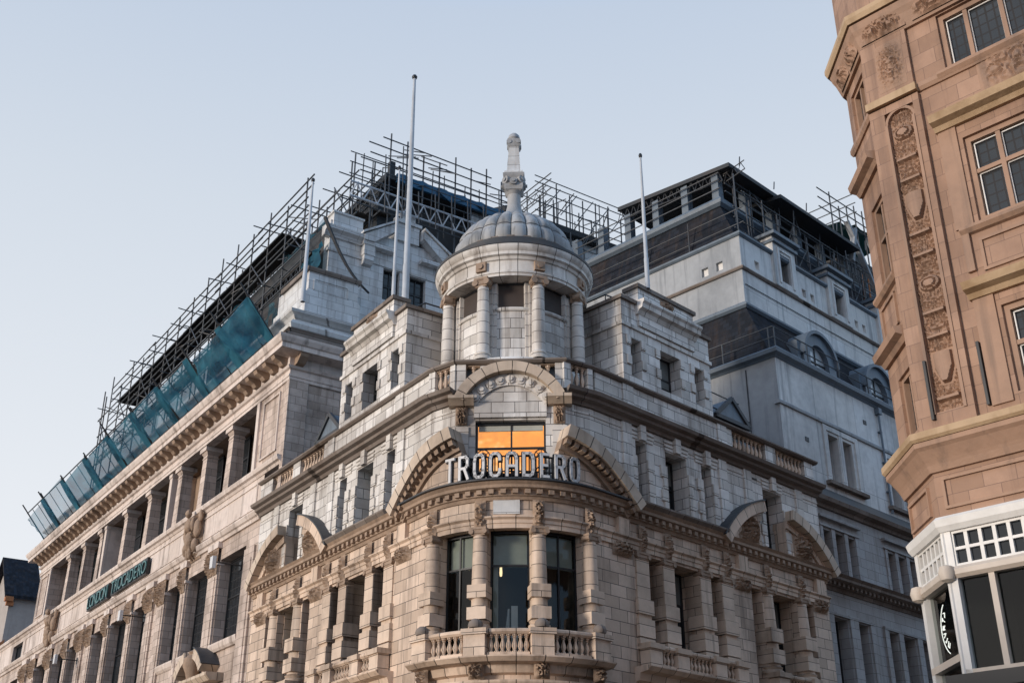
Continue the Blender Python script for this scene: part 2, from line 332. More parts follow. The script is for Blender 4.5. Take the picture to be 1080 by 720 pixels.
# ------------------------------------------------------------------ the site's two street lines
C0 = Vector((0.1, 38.8)); AL = radians(34.16); AR = radians(45.55)
dL = Vector((-sin(AL), cos(AL))); nL = Vector((-cos(AL), -sin(AL)))
dR = Vector((sin(AR), cos(AR))); nR = Vector((cos(AR), -sin(AR)))
class Lin:                                            # straight facade: along u, outwards d, up z
    def __init__(s, o, al, no): s.o = o; s.a = al; s.n = no
    def P(s, u, d, z): p = s.o + s.a * u + s.n * d; return (p.x, p.y, z)
    def rz(s): return math.atan2(s.n.y, s.n.x) + pi / 2
    def end(s, u): return Lin(s.o + s.a * u, s.n, -s.a)     # end wall at u: its own 'along' is the outward offset
FL = Lin(C0, dL, nL); FR = Lin(C0, dR, nR)
MID = radians(264.3); HALF = radians(100.29) / 2; R0 = 3.4; UA = HALF * R0
class Corner:                                         # rounded corner: left street, arc, right street in one run of u
    def P(s, u, d, z):
        if u < -UA: p = C0 + nL * d + dL * (-UA - u)
        elif u > UA: p = C0 + nR * d + dR * (u - UA)
        else: a = MID + u / R0; p = C0 + Vector((cos(a), sin(a))) * d
        return (p.x, p.y, z)
FC = Corner()
def uL(s_): return -UA - s_
def uR(s_): return UA + s_
def arcsteps(a, b, n=26):
    if b <= -UA or a >= UA: return [a, b]
    pts = [a] + [(-UA + 2 * UA * i / n) for i in range(n + 1) if a + 1e-4 < -UA + 2 * UA * i / n < b - 1e-4] + [b]
    return pts
class Tang(Lin):                                      # local frame on the bow at an angle from its axis, d measured from C0
    def __init__(s, ang):
        a = MID + radians(ang); s.n = Vector((cos(a), sin(a))); s.a = Vector((-sin(a), cos(a))); s.o = C0
AX = radians(266.9)
ax_n = Vector((cos(AX), sin(AX))); ax_t = Vector((-sin(AX), cos(AX)))
FF = Lin(C0, ax_t, ax_n)
class Poly:                                           # canted corner of the upper storey, mitred; d from its own wall line
    def __init__(s, pts): 
        s.p = pts; s.n = []
        for i in range(len(pts) - 1):
            t = (pts[i + 1] - pts[i]).normalized(); s.n.append(Vector((t.y, -t.x)))
    def P(s, i, d, z):
        i = int(i)
        if i == 0: q = s.p[0] + s.n[0] * d
        elif i == len(s.p) - 1: q = s.p[-1] + s.n[-1] * d
        else:
            a, b = s.n[i - 1], s.n[i]; mv = (a + b); mv = mv / (1 + a.dot(b)); q = s.p[i] + mv * d
        return (q.x, q.y, z)
    def seg(s, i): t = (s.p[i + 1] - s.p[i]).normalized(); return Lin(s.p[i], t, s.n[i])

# ------------------------------------------------------------------ reusable building pieces
def wall(mb, F, u0, u1, z0, z1, ops, d, depth, steps=None):
    """wall face at d pierced by openings (a,b,za,zb[,depth])"""
    us = sorted(set([u0, u1] + [x for o in ops for x in o[:2]] + (steps or []))); us = [u for u in us if u0 - 1e-6 <= u <= u1 + 1e-6]
    zs = sorted(set([z0, z1] + [x for o in ops for x in o[2:4]])); zs = [z for z in zs if z0 - 1e-6 <= z <= z1 + 1e-6]
    P = F.P
    for i in range(len(us) - 1):
        for j in range(len(zs) - 1):
            a, b, za, zb = us[i], us[i + 1], zs[j], zs[j + 1]; cu, cz = (a + b) / 2, (za + zb) / 2
            if any(o[0] < cu < o[1] and o[2] < cz < o[3] for o in ops): continue
            mb.face([P(a, d, za), P(b, d, za), P(b, d, zb), P(a, d, zb)], [(a, za), (b, za), (b, zb), (a, zb)])
    for o in ops:
        a, b, za, zb = o[:4]; dd = d - (o[4] if len(o) > 4 else depth)
        za = max(za, z0); zb = min(zb, z1)
        for u in (a, b): mb.face([P(u, d, za), P(u, dd, za), P(u, dd, zb), P(u, d, zb)], [(d, za), (dd, za), (dd, zb), (d, zb)])
        st = [u for u in us if a - 1e-6 <= u <= b + 1e-6]
        for z in (za, zb):
            for k in range(len(st) - 1): mb.face([P(st[k], d, z), P(st[k + 1], d, z), P(st[k + 1], dd, z), P(st[k], dd, z)], [(st[k], d), (st[k + 1], d), (st[k + 1], dd), (st[k], dd)])
def window(F, a, b, za, zb, d, parent, glass='glass', fw=0.07, mull=(), trans=(), frame='black', dep=0.08, blind=None, nu=1):
    """frame at d (outer face), pane behind it"""
    mb = MB()
    mb.box(F, a, a + fw, d - dep, d, za, zb); mb.box(F, b - fw, b, d - dep, d, za, zb)
    mb.box(F, a + fw, b - fw, d - dep, d, zb - fw, zb, nu); mb.box(F, a + fw, b - fw, d - dep, d, za, za + fw, nu)
    for u in mull: mb.box(F, u - fw * .4, u + fw * .4, d - dep + .01, d - .01, za + fw, zb - fw)
    for z in trans: mb.box(F, a + fw, b - fw, d - dep + .012, d - .012, z - fw * .4, z + fw * .4, nu)
    w = mb.build('window', M[frame], parent)
    g = MB(); dg = d - dep * .75
    for k in range(nu):
        p = a + fw * .5 + (b - a - fw) * k / nu; q = a + fw * .5 + (b - a - fw) * (k + 1) / nu
        z0, z1 = za + fw * .5, zb - fw * .5
        pts, uvs = [F.P(p, dg, z0), F.P(q, dg, z0), F.P(q, dg, z1), F.P(p, dg, z1)], [(p, z0), (q, z0), (q, z1), (p, z1)]
        nn = (Vector(pts[1]) - Vector(pts[0])).cross(Vector(pts[3]) - Vector(pts[0]))
        if nn.dot(Vector(F.P(p, dg + 1, z0)) - Vector(pts[0])) < 0: pts.reverse(); uvs.reverse()
        g.face(pts, uvs)
    g.build('pane', M[glass], w)
    if blind:
        h = MB(); h.box(F, a + fw, b - fw, d - dep * .6, d - dep * .5, zb - fw - blind * (zb - za), zb - fw, nu); h.build('blind', M['blindglass'], w)
    return w
def mould(F, us, prof, name, material, parent, dent=None):
    mb = MB(); mb.sweep(F, us, prof)
    if dent:
        u0, u1, step, w, d0, d1, z0, z1 = dent; k = u0
        while k + w < u1:
            mb.box(F, k, k + w, d0, d1, z0, z1); k += step
    return mb.build(name, material, parent)
def cornice_prof(d, z0, h, proj):       # a classical section: fillet, cove, corona, cyma
    return [(d - .25, z0), (d + .04, z0), (d + .04, z0 + .12 * h), (d + .25 * proj, z0 + .32 * h), (d + .72 * proj, z0 + .42 * h), (d + .72 * proj, z0 + .68 * h), (d + .88 * proj, z0 + .78 * h), (d + proj, z0 + .95 * h), (d + proj, z0 + h), (d - .25, z0 + h + .04)]
# balusters share one mesh
def baluster_mesh(h, r, mname):
    mb = MB(); r2 = r
    prof = [(r2 * .85, 0), (r2 * .85, .08 * h), (r2 * .5, .12 * h), (r2 * .62, .2 * h), (r2, .36 * h), (r2 * .8, .5 * h), (r2 * .42, .68 * h), (r2 * .42, .78 * h), (r2 * .7, .82 * h), (r2 * .5, .88 * h), (r2 * .9, .92 * h), (r2 * .9, h)]
    mb.lathe(0, 0, prof, 8)
    o = mb.build('baluster', M[mname]); COL.objects.unlink(o); return o
BAL = {}
def balustrade(F, u0, u1, z0, z1, d, parent, n, mname='trim', railw=0.3, nu=None, rail_h=0.16, plinth=0.12, r=0.085):
    st = arcsteps(u0, u1) if F is FC else [u0, u1]
    mb = MB(); w = railw / 2
    mb.sweep(F, st, [(d - w, z1 - rail_h), (d + w * .8, z1 - rail_h), (d + w * 1.25, z1 - rail_h * .6), (d + w * 1.25, z1 - .03), (d + w, z1), (d - w, z1)])
    mb.sweep(F, st, [(d - w, z0), (d + w, z0), (d + w, z0 + plinth), (d - w, z0 + plinth)])
    b = mb.build('balustrade', M[mname], parent)
    h = round(z1 - rail_h - z0 - plinth, 3); key = (h, r, mname)
    if key not in BAL: BAL[key] = baluster_mesh(h, r, mname)
    for k in range(n):
        u = u0 + (u1 - u0) * (k + .5) / n; p = F.P(u, d, z0 + plinth)
        place(BAL[key], 'baluster', p, 0, b)
    return b
def relief(F, u0, u1, z0, z1, d, amp, name, material, parent, seed=0, fn=None, nu=None, nz=None, mask=True, freq=9.0):
    """carved ornament: a solid modelled height field standing on the wall face"""
    nu = nu or max(8, int((u1 - u0) / 0.035)); nz = nz or max(8, int((z1 - z0) / 0.035)); nu = min(nu, 70); nz = min(nz, 90)
    mb = MB(); cu = (u0 + u1) / 2
    def H(u, z):
        a = 2 * (u - cu) / (u1 - u0); b = 2 * (z - (z0 + z1) / 2) / (z1 - z0)
        m_ = max(0.0, 1 - max(abs(a), 0) ** 6) * max(0.0, 1 - abs(b) ** 6) if mask else 1
        if fn: return amp * fn(a, b, abs(u - cu), z - z0) * m_
        x = abs(u - cu) * freq; y = z * freq
        v = noise.noise(Vector((x + seed * 7.3, y, seed))) ; w = noise.noise(Vector((x * 2.2, y * 2.2 + seed, 3.1)))
        sw = .5 + .5 * sin(6 * (v + .3 * w) * 2.0)
        ov = max(0.15, 1 - (a * a * .8 + b * b * .8)) 
        return amp * m_ * (0.25 + .75 * sw) * ov ** .5
    mb.grid(lambda i, j: F.P(u0 + (u1 - u0) * i / (nu - 1), d + H(u0 + (u1 - u0) * i / (nu - 1), z0 + (z1 - z0) * j / (nz - 1)), z0 + (z1 - z0) * j / (nz - 1)), nu, nz, lambda i, j: (u0 + i * .03, z0 + j * .03), True)
    return mb.build(name, material, parent)
def capital_mesh(mb, F, u, d, z0, z1, w, dep):
    """ionic-like capital: necking, two volutes, abacus"""
    h = z1 - z0
    mb.box(F, u - w * .5, u + w * .5, d - dep, d + .02, z0, z0 + h * .25)
    mb.box(F, u - w * .62, u + w * .62, d - dep, d + .07, z1 - h * .28, z1)
    for sg in (-1, 1):
        cu = u + sg * w * .5; rr = h * .33; pts = [(cu + rr * cos(2 * pi * k / 10), z0 + h * .45 + rr * sin(2 * pi * k / 10)) for k in range(10)]
        mb.prism(F, pts, d - dep * .6, d + .08)
    mb.box(F, u - w * .5, u + w * .5, d - dep, d + .045, z0 + h * .25, z1 - h * .28)
def arcpts(cu, cz, r, a0, a1, n): return [(cu + r * cos(a0 + (a1 - a0) * i / n), cz + r * sin(a0 + (a1 - a0) * i / n)) for i in range(n + 1)]
def arch_band(mb, F, cu, cz, r0, r1, a0, a1, d0, d1, n=16):
    """voussoir ring between radii r0..r1"""
    P = F.P
    for i in range(n):
        t0 = a0 + (a1 - a0) * i / n; t1 = a0 + (a1 - a0) * (i + 1) / n
        q = [[(cu + r * cos(t), cz + r * sin(t)) for t in (t0, t1)] for r in (r0, r1)]
        l0, l1 = r1 * abs(t0 - a0), r1 * abs(t1 - a0)
        for d in (d0, d1): mb.face([P(q[0][0][0], d, q[0][0][1]), P(q[0][1][0], d, q[0][1][1]), P(q[1][1][0], d, q[1][1][1]), P(q[1][0][0], d, q[1][0][1])], [(l0, r0), (l1, r0), (l1, r1), (l0, r1)])
        for k in (0, 1): mb.face([P(q[k][0][0], d0, q[k][0][1]), P(q[k][1][0], d0, q[k][1][1]), P(q[k][1][0], d1, q[k][1][1]), P(q[k][0][0], d1, q[k][0][1])], [(l0, d0), (l1, d0), (l1, d1), (l0, d1)])
    for t in (a0, a1):
        a = (cu + r0 * cos(t), cz + r0 * sin(t)); b = (cu + r1 * cos(t), cz + r1 * sin(t))
        mb.face([P(a[0], d0, a[1]), P(b[0], d0, b[1]), P(b[0], d1, b[1]), P(a[0], d1, a[1])])

# ================================================================== ground
def flat(name, pts, z, m):
    mb = MB(); mb.face([(x, y, z) for x, y in pts]); o = mb.build(name, M[m]); o['kind'] = 'structure'; return o
flat('ground', [(-1500, -1500), (1500, -1500), (1500, 1500), (-1500, 1500)], -0.12, 'asphalt')
flat('road', [(-60, -12), (60, -12), (60, 25), (-60, 25)], -0.114, 'asphalt')
mb = MB(); mb.sweep(FC, [uL(64)] + arcsteps(-UA - .01, UA + .01) + [uR(40)], [(-1, -0.1), (10.5, -0.1), (10.5, 0.0), (-1, 0.0)])  # unseen pavement, made wide and warm-coloured to bounce light up to the soffits
pv = mb.build('pavement', M['paving']); pv['kind'] = 'structure'

# ================================================================== corner building
CB = thing('corner_building', 'pale faience corner building with rounded bow front, columned round turret and ribbed dome', 'building', (C0.x, C0.y, 0))
SL_, SR_ = 14.4, 14.0
mainops = [(2.85, 3.6), (4.2, 5.65), (6.25, 6.9), (8.75, 9.4), (10.1, 11.7), (12.3, 12.85)]
bowang = [(-26.0 - 4.5, -26.0 + 11.0)]                       # placeholder, real bow openings below
BOFF = math.degrees(AX) - math.degrees(MID)                  # bow axis against the arc's middle
bow = [(BOFF + a, BOFF + b) for a, b in ((-42.5, -18.6), (-11.9, 11.9), (18.6, 42.5))]
ang = lambda a: radians(a) * R0
mb = MB(); steps = [-UA + 2 * UA * i / 40 for i in range(41)]
ops = []
for a, b in mainops:
    ops.append((uR(a), uR(b), 8.3, 12.0)); ops.append((uL(b), uL(a), 8.3, 12.0))
for a, b in bow: ops.append((ang(a), ang(b), 8.3, 12.12, 0.36))
wall(mb, FC, uL(SL_), uR(SR_), 0.0, 13.5, ops, 3.4, 0.8, steps)
mb.build('wall', M['ashlar'], CB)
# end walls and flat roof behind the parapets
mb = MB(); mb.box(FL, SL_ - .3, SL_ - .01, -6, 3.38, 0, 17.0); mb.box(FR, SR_ - .3, SR_ - .01, -6, 3.38, 0, 17.0); mb.build('party_wall', M['pale'], CB)

# windows of the main storey
for F, sgn in ((FL, 0), (FR, 1)):
    for k, (a, b) in enumerate(mainops):
        wide = b - a > 1
        window(F, a, b, 8.4, 12.0, 2.62, CB, fw=.08, trans=(10.9,) if wide else (), mull=(), blind=(.28 if wide else None))
# bow windows: clear glass over a dark room with blinds and hanging lamps
for i, (a, b) in enumerate(bow):
    w = window(FC, ang(a), ang(b), 8.35, 12.1, 3.06, CB, glass='clear', fw=.07, trans=(11.02,), mull=(ang((a + b) / 2 - 1),) if i != 1 else (), nu=5, dep=.07)
    h = MB(); h.box(FC, ang(a) + .09, ang(b) - .09, 2.90, 2.92, 11.0, 12.02, 5); h.build('blind', M['curtain'], w)
mb = MB()
mb.grid(lambda i, j: FC.P(-UA + 2 * UA * i / 20, 1.3, 8.0 + 4.6 * j), 21, 2, lambda i, j: (i, j), True)
for z in (8.25, 12.3): mb.grid(lambda i, j, z=z: FC.P(-UA + 2 * UA * i / 20, 1.3 + 2.0 * j, z), 21, 2, lambda i, j: (i, j), True)
for s_ in (-UA + .05, UA - .05): mb.face([FC.P(s_, 1.3, 8), FC.P(s_, 3.3, 8), FC.P(s_, 3.3, 12.4), FC.P(s_, 1.3, 12.4)])
mb.build('room', M['interior'], CB)
def interior_tag(o, l, c, g=None): return tag(o, l, c, g)
for i, (x, dy, zb) in enumerate(((-1.32, 2.45, 11.15), (-0.32, 2.4, 10.95))):
    t = thing('pendant_lamp', ['lit pendant lamp hanging behind the left window of the bow', 'lit pendant lamp hanging behind the middle window of the bow'][i], 'lamp', FF.P(x, dy, zb), 'pendant lamps inside the bow')
    m_ = MB(); p = Vector(FF.P(x, dy, zb)); m_.lathe(p.x, p.y, [(0, zb - .12), (.035, zb - .1), (.045, zb), (.035, zb + .18), (0, zb + .2)], 10); m_.build('bulb', M['bulb'], t)
    m_ = MB(); m_.tube(p + Vector((0, 0, .2)), (p.x, p.y, 12.28), .008); m_.build('cord', M['black'], t)
t = thing('display_board', 'white folded board standing inside the middle window of the bow', 'board', FF.P(.25, 2.2, 8.3))
m_ = MB(); m_.face([FF.P(-.22, 2.6, 8.6), FF.P(-.03, 2.75, 8.6), FF.P(-.03, 2.72, 9.75), FF.P(-.08, 2.7, 9.75)]); m_.build('flap', M['white_cloth'], t)
m_ = MB(); m_.box(FF, .02, .22, 2.62, 2.66, 8.6, 9.85); m_.build('panel', M['white_cloth'], t)
m_ = MB(); m_.box(FF, -.54, -.38, 2.7, 2.8, 8.4, 11.3); m_.build('curtain', M['curtain'], t)

# pilasters with rusticated blocks, consoles over them
def pilaster(F, a, b, z0=8.95, z1=11.82, d=3.45, blocks=((9.75, 10.25), (10.55, 11.0)), base=True, two=True):
    m_ = MB(); m_.box(F, a, b, 2.75, d, z0, z1)
    m_.box(F, a - .06, b + .06, 2.8, d + .07, z0, z0 + .3)
    for z, y in ((9.28, 9.86), (10.02, 10.5)): m_.box(F, a - .07, b + .07, 2.85, d + .075, z, y)
    p = m_.build('pilaster', M['drum'], CB)
    c_ = MB(); capital_mesh(c_, F, (a + b) / 2, d, z1, 12.06, (b - a) * .9, .5); c_.build('capital', M['carved'], p)
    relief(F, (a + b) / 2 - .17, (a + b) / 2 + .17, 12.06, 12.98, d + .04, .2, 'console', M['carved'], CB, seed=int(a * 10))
for F in (FL, FR):
    for a, b in ((2.2, 2.85), (3.6, 4.2), (5.65, 6.25), (6.9, 7.55)): pilaster(F, a, b)
def column(F, u, d, r, z0, z1, blocks, zc):
    m_ = MB(); p = F.P(u, d, 0)
    m_.lathe(p[0], p[1], [(r * 1.35, z0), (r * 1.35, z0 + .1), (r * 1.15, z0 + .14), (r * 1.28, z0 + .22), (r * 1.05, z0 + .28), (r * 1.02, z0 + .4), (r, (z0 + z1) / 2), (r * .87, z1)], 20)
    for z, y in blocks: m_.box(F, u - r * 1.22, u + r * 1.22, d - r, d + r * 1.2, z, y)
    c_ = m_.build('column', M['drum'], CB)
    k = MB(); capital_mesh(k, F, u, d + r * .75, z1, zc, r * 1.75, r * 1.6); k.build('capital', M['carved'], c_)
for F in (FL, FR):
    for u in (9.75, 12.0):
        column(F, u, 3.32, .31, 9.0, 11.85, ((9.35, 9.85), (10.1, 10.6)), 12.08)
        m_ = MB(); m_.box(F, u - .33, u + .33, 2.65, 3.1, 8.3, 12.0); m_.build('jamb', M['drum'], CB)
        relief(F, u - .17, u + .17, 12.06, 12.98, 3.5, .2, 'console', M['carved'], CB, seed=int(u * 11))
    for u in (1.55, 8.2, 13.35):   # swagged panels at the heads of the plain piers
        relief(F, u - .5, u + .5, 11.75, 12.3, 3.42, .28, 'swag', M['carved'], CB, seed=int(u * 3), freq=6)
        m_ = MB(); m_.box(F, u - .28, u + .28, 3.38, 3.56, 12.45, 13.02); m_.build('tablet', M['trim'], CB)
for a in (-45.8, -15.2, 15.2, 45.8):
    F = Tang(BOFF + a)
    column(F, 0, 3.46, .25, 8.98, 11.85, ((9.25, 9.62), (9.9, 10.3)), 12.1)
    m_ = MB(); m_.box(F, -.2, .2, 2.95, 3.3, 8.3, 12.1); m_.build('jamb', M['drum'], CB)
    relief(F, -.19, .19, 12.1, 13.0, 3.5, .22, 'console', M['carved'], CB, seed=int(a))
    m_ = MB(); p = F.P(0, 3.78, 0); m_.lathe(p[0], p[1], [(0, 8.96), (.2, 8.98), (.23, 9.06), (.2, 9.16), (.1, 9.24), (0, 9.26)], 10); m_.build('stone_boss', M['soot'], CB)

# entablature of the main storey
full = arcsteps(uL(SL_), uR(SR_)) 
mould(FC, full, [(3.2, 12.09), (3.47, 12.09), (3.47, 12.24), (3.5, 12.25), (3.5, 12.36), (3.58, 12.42), (3.58, 12.46), (3.2, 12.46)], 'architrave', M['trim'], CB)
mb = MB()
mb.sweep(FC, full, [(3.2, 13.0), (3.46, 13.0), (3.5, 13.1), (3.56, 13.12), (3.56, 13.28), (3.72, 13.34), (3.72, 13.44), (3.8, 13.53), (3.2, 13.53)])
k = uL(SL_)
while k < uR(SR_):
    mb.box(FC, k, k + .16, 3.5, 3.68, 13.16, 13.3); k += .36
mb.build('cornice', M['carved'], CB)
for F in (FL, FR):                       # gutter moulding and lead where no pediment takes over
    mould(F, [2.3, 7.0], [(3.3, 13.53), (3.8, 13.53), (3.9, 13.64), (3.9, 13.7), (3.3, 13.74)], 'gutter', M['soot'], CB)
    mould(F, [13.95, 14.0 if F is FR else 14.4], [(3.3, 13.53), (3.75, 13.53), (3.3, 13.6)], 'gutter', M['darklead'], CB)
bst = arcsteps(-UA - 1.9, UA + 1.9)
mould(FC, bst, [(2.2, 13.54), (3.80, 13.535), (3.88, 13.55), (3.88, 13.60), (2.2, 13.68)], 'lead_flat', M['darklead'], CB)
m_ = MB(); m_.box(Tang(BOFF - 1.5), -.42, .42, 3.38, 3.44, 12.55, 13.0); m_.build('name_tablet', M['pale'], CB)

# great broken segmental pediment over the bow
rc, zc = 6.9, 8.85
for sg in (-1, 1):
    a_st = math.asin(5.05 / rc); a_en = math.asin(1.78 / rc)
    a0, a1 = (pi / 2 + a_st, pi / 2 + a_en) if sg < 0 else (pi / 2 - a_st, pi / 2 - a_en)
    off = ang(BOFF)
    m_ = MB(); arch_band(m_, FC, off, zc, rc - .42, rc, a0, a1, 3.2, 3.98, 18)
    p = m_.build('pediment', M['buff'], CB)
    m_ = MB(); arch_band(m_, FC, off, zc, rc - .78, rc - .42, a0, a1, 3.1, 3.62, 18); n = 13
    for k in range(n):
        t = a0 + (a1 - a0) * (k + .5) / n; dt = .012
        arch_band(m_, FC, off, zc, rc - .62, rc - .43, t - dt, t + dt, 3.6, 3.86, 1)
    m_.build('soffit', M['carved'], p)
    m_ = MB(); pts = [(off + (rc - .75) * cos(a0 + (a1 - a0) * i / 14), zc + (rc - .75) * sin(a0 + (a1 - a0) * i / 14)) for i in range(15)]
    for i in range(14):
        (ua, za), (ub, zb) = pts[i], pts[i + 1]; za = max(za, 13.56); zb = max(zb, 13.56)
        m_.face([FC.P(ua, 3.5, 13.55), FC.P(ub, 3.5, 13.55), FC.P(ub, 3.5, zb), FC.P(ua, 3.5, za)], [(ua, 13.55), (ub, 13.55), (ub, zb), (ua, za)])
        m_.face([FC.P(ua, 3.5, za), FC.P(ub, 3.5, zb), FC.P(ub, 2.4, zb), FC.P(ua, 2.4, za)], [(ua, 0), (ub, 0), (ub, .6), (ua, .6)])
    u, z = pts[-1]
    m_.face([FC.P(u, 3.5, 13.55), FC.P(u, 2.4, 13.55), FC.P(u, 2.4, z), FC.P(u, 3.5, z)], [(0, 13.55), (1, 13.55), (1, z), (0, z)])
    m_.build('tympanum', M['ashlar'], p)
# broken segmental pediments of the side bays
rc2, zc2 = 4.72, 10.75
for F in (FL, FR):
    for sg in (-1, 1):
        for_in = (sg < 0)               # the piece nearer the corner is roofed in lead
        a_st = math.asin(3.85 / rc2); a_en = math.asin((1.15 if for_in else .8) / rc2)
        a0, a1 = (pi / 2 + a_st, pi / 2 + a_en) if sg < 0 else (pi / 2 - a_st, pi / 2 - a_en)
        m_ = MB(); arch_band(m_, F, 10.65, zc2, rc2 - .4, rc2, a0, a1, 2.9, 3.85, 12)
        p = m_.build('pediment', M['trim'] if for_in else M['buff'], CB)
        if for_in:
            m_ = MB(); arch_band(m_, F, 10.65, zc2, rc2 + .003, rc2 + .06, a0, a1, 2.6, 3.9, 12); m_.build('lead_roof', M['darklead'], p)
        m_ = MB(); n = 9
        arch_band(m_, F, 10.65, zc2, rc2 - .7, rc2 - .4, a0, a1, 2.9, 3.55, 12)
        pts = [(10.65 + (rc2 - .68) * cos(a0 + (a1 - a0) * i / 12), max(13.56, zc2 + (rc2 - .68) * sin(a0 + (a1 - a0) * i / 12))) for i in range(13)]
        poly = [(pts[0][0], 13.54)] + pts + [(pts[-1][0], 13.54)]
        m_.prism(F, poly, 2.95, 3.46); m_.build('tympanum', M['ashlar'], p)
        u0, u1 = (8.2, 9.5) if sg < 0 else (11.8, 13.1)
        relief(F, u0, u1, 13.62, 14.75, 3.46, .3, 'carving', M['carved'], p, seed=5 + sg, freq=4.5)

# balconies
def balcony(F, u0, u1, d, z0, z1, peds, nb, th=.34, name='balcony'):
    st = arcsteps(u0, u1) if F is FC else [u0, u1]
    m_ = MB(); m_.sweep(F, st, [(3.3, z0 - .5), (3.55, z0 - .42), (3.62, z0 - .2), (d + .25, z0 - .16), (d + .38, z0 - .04), (d + .38, z0), (3.3, z0)])
    b = m_.build(name, M['soot'] if False else M['trim'], CB)
    for u in peds:
        m_ = MB()
        F2 = Tang(math.degrees(u / R0)) if F is FC else F; uu = 0 if F is FC else u
        m_.box(F2, uu - th, uu + th, d - .22, d + .2, z0 + .002, z1 - .16)
        m_.box(F2, uu - th - .06, uu + th + .06, d - .28, d + .27, z1 - .16, z1 + .012)
        m_.build('pedestal', M['drum'], CB)
    for k in range(len(peds) - 1):
        balustrade(F, peds[k] + th, peds[k + 1] - th, z0 + .004, z1, d, CB, nb[k], 'trim', railw=.26)
bp = [ang(BOFF + a) for a in (-45.8, -15.2, 15.2, 45.8)]
balcony(FC, ang(BOFF - 52), ang(BOFF + 52), 3.72, 8.12, 8.93, bp, (6, 7, 6))
for a in (-45.8, -15.2, 15.2, 45.8):
    relief(Tang(BOFF + a), -.24, .24, 7.5, 7.98, 3.7, .3, 'lion_mask', M['carved'], CB, seed=2, freq=5)
mould(FC, arcsteps(ang(BOFF - 50), ang(BOFF + 50)), [(3.3, 7.3), (3.75, 7.3), (3.8, 7.4), (3.8, 7.46), (3.3, 7.5)], 'string_course', M['trim'], CB)
for F in (FL, FR):
    balcony(F, 1.95, 7.9, 3.66, 8.3, 9.03, (2.5, 3.9, 5.95, 7.2), (4, 7, 3), th=.3)
    balcony(F, 9.1, 12.7, 3.62, 8.3, 9.0, (9.75, 12.0), (8,), th=.33)

# ---------------------------------------------------------------- upper storey, canted at the corner
tvL = FF.P(-2.62, 2.17, 0); tvR = FF.P(2.62, 2.17, 0)
VL = Vector(tvL[:2]); VR = Vector(tvR[:2]); 
aLp = C0 + nL * 3.4; aRp = C0 + nR * 3.4
sVL = (VL - C0).dot(dL); sVR = (VR - C0).dot(dR)
VL = aLp + dL * sVL; VR = aRp + dR * sVR
PP = Poly([aLp + dL * SL_, VL, Vector(FF.P(-1.8, 2.78, 0)[:2]), Vector(FF.P(1.8, 2.78, 0)[:2]), VR, aRp + dR * SR_])
upops = [(2.5, 3.08), (4.13, 5.35), (6.22, 6.8), (10.1, 11.38)]
mb = MB()
for F, s0, s1 in ((FL, sVL, SL_), (FR, sVR, SR_)):
    wall(mb, F, s0, s1, 13.5, 16.75, [(a, b, 13.72, 16.05) for a, b in upops], 3.4, .7)
for i in (1, 3):
    f = PP.seg(i); ln = (PP.p[i + 1] - PP.p[i]).length; wall(mb, f, 0, ln, 13.5, 16.75, [], 0, .5)
f = PP.seg(2); ln = (PP.p[3] - PP.p[2]).length; fcx = ln / 2
wall(mb, f, 0, ln, 13.5, 16.75, [(fcx - 1.16, fcx + 1.16, 13.6, 15.95)], 0, .35)
mb.build('upper_wall', M['upper'], CB)
for F in (FL, FR):
    for a, b in upops: window(F, a, b, 13.75, 16.03, 2.75, CB, glass='glass' if F is FR else 'skyglass' if b - a > 1 else 'glass', fw=.07, trans=(15.0,) if b - a > 1 else (), blind=(.35 if F is FR and b - a > 1 else None))
w = window(f, fcx - 1.16, fcx + 1.16, 13.65, 15.93, -.2, CB, glass='mirror', fw=.07, mull=(fcx + .02,), trans=(15.05,))
h = MB(); h.box(f, fcx - 1.06, fcx + 1.06, -.245, -.235, 15.66, 15.84); h.build('blind', M['curtain'], w)
# rusticated jambs, quoins, lintel blocks, pilaster strips
for F in (FL, FR):
    for a, b in upops:
        m_ = MB()
        big = b - a > 1
        for k in range(4):
            z = 13.74 + k * .44
            for u0, u1 in ((a - (.34 if k % 2 else .22), a - .002), (b + .002, b + (.34 if k % 2 else .22))): m_.box(F, u0, u1, 3.3, 3.47, z, z + .40)
        m_.box(F, (a + b) / 2 - .15, (a + b) / 2 + .15, 3.3, 3.56, 16.08, 16.62)
        for k in (-1, 1):
            for q in range(3): m_.box(F, (a + b) / 2 + k * (.42 + .02 * q) - .24, (a + b) / 2 + k * (.42 + .02 * q) + .24, 3.3, 3.44 + .012 * q, 16.1 + q * .13, 16.19 + q * .13)
        m_.build('window_surround', M['updrum'], CB)
    for u in (2.02, 7.5, 9.1, 12.6): m_ = MB(); m_.box(F, u - .24, u + .24, 3.3, 3.475, 13.72, 16.62); m_.build('pilaster_strip', M['upper'], CB)
idx = [0, 1, 2, 3, 4, 5]
for ii in ([0, 1, 2], [3, 4, 5]): mould(PP, ii, [(-.3, 16.3), (.03, 16.3), (.03, 16.36), (-.3, 16.36)], 'string_course', M['uptrim'], CB)
for ii in ([0, 1, 2], [3, 4, 5]): mould(PP, ii, [(-.3, 16.56), (.08, 16.56), (.14, 16.68), (.32, 16.72), (.34, 16.82), (.5, 16.86), (.55, 16.98), (-.3, 17.02)], 'upper_cornice', M['soot'], CB)
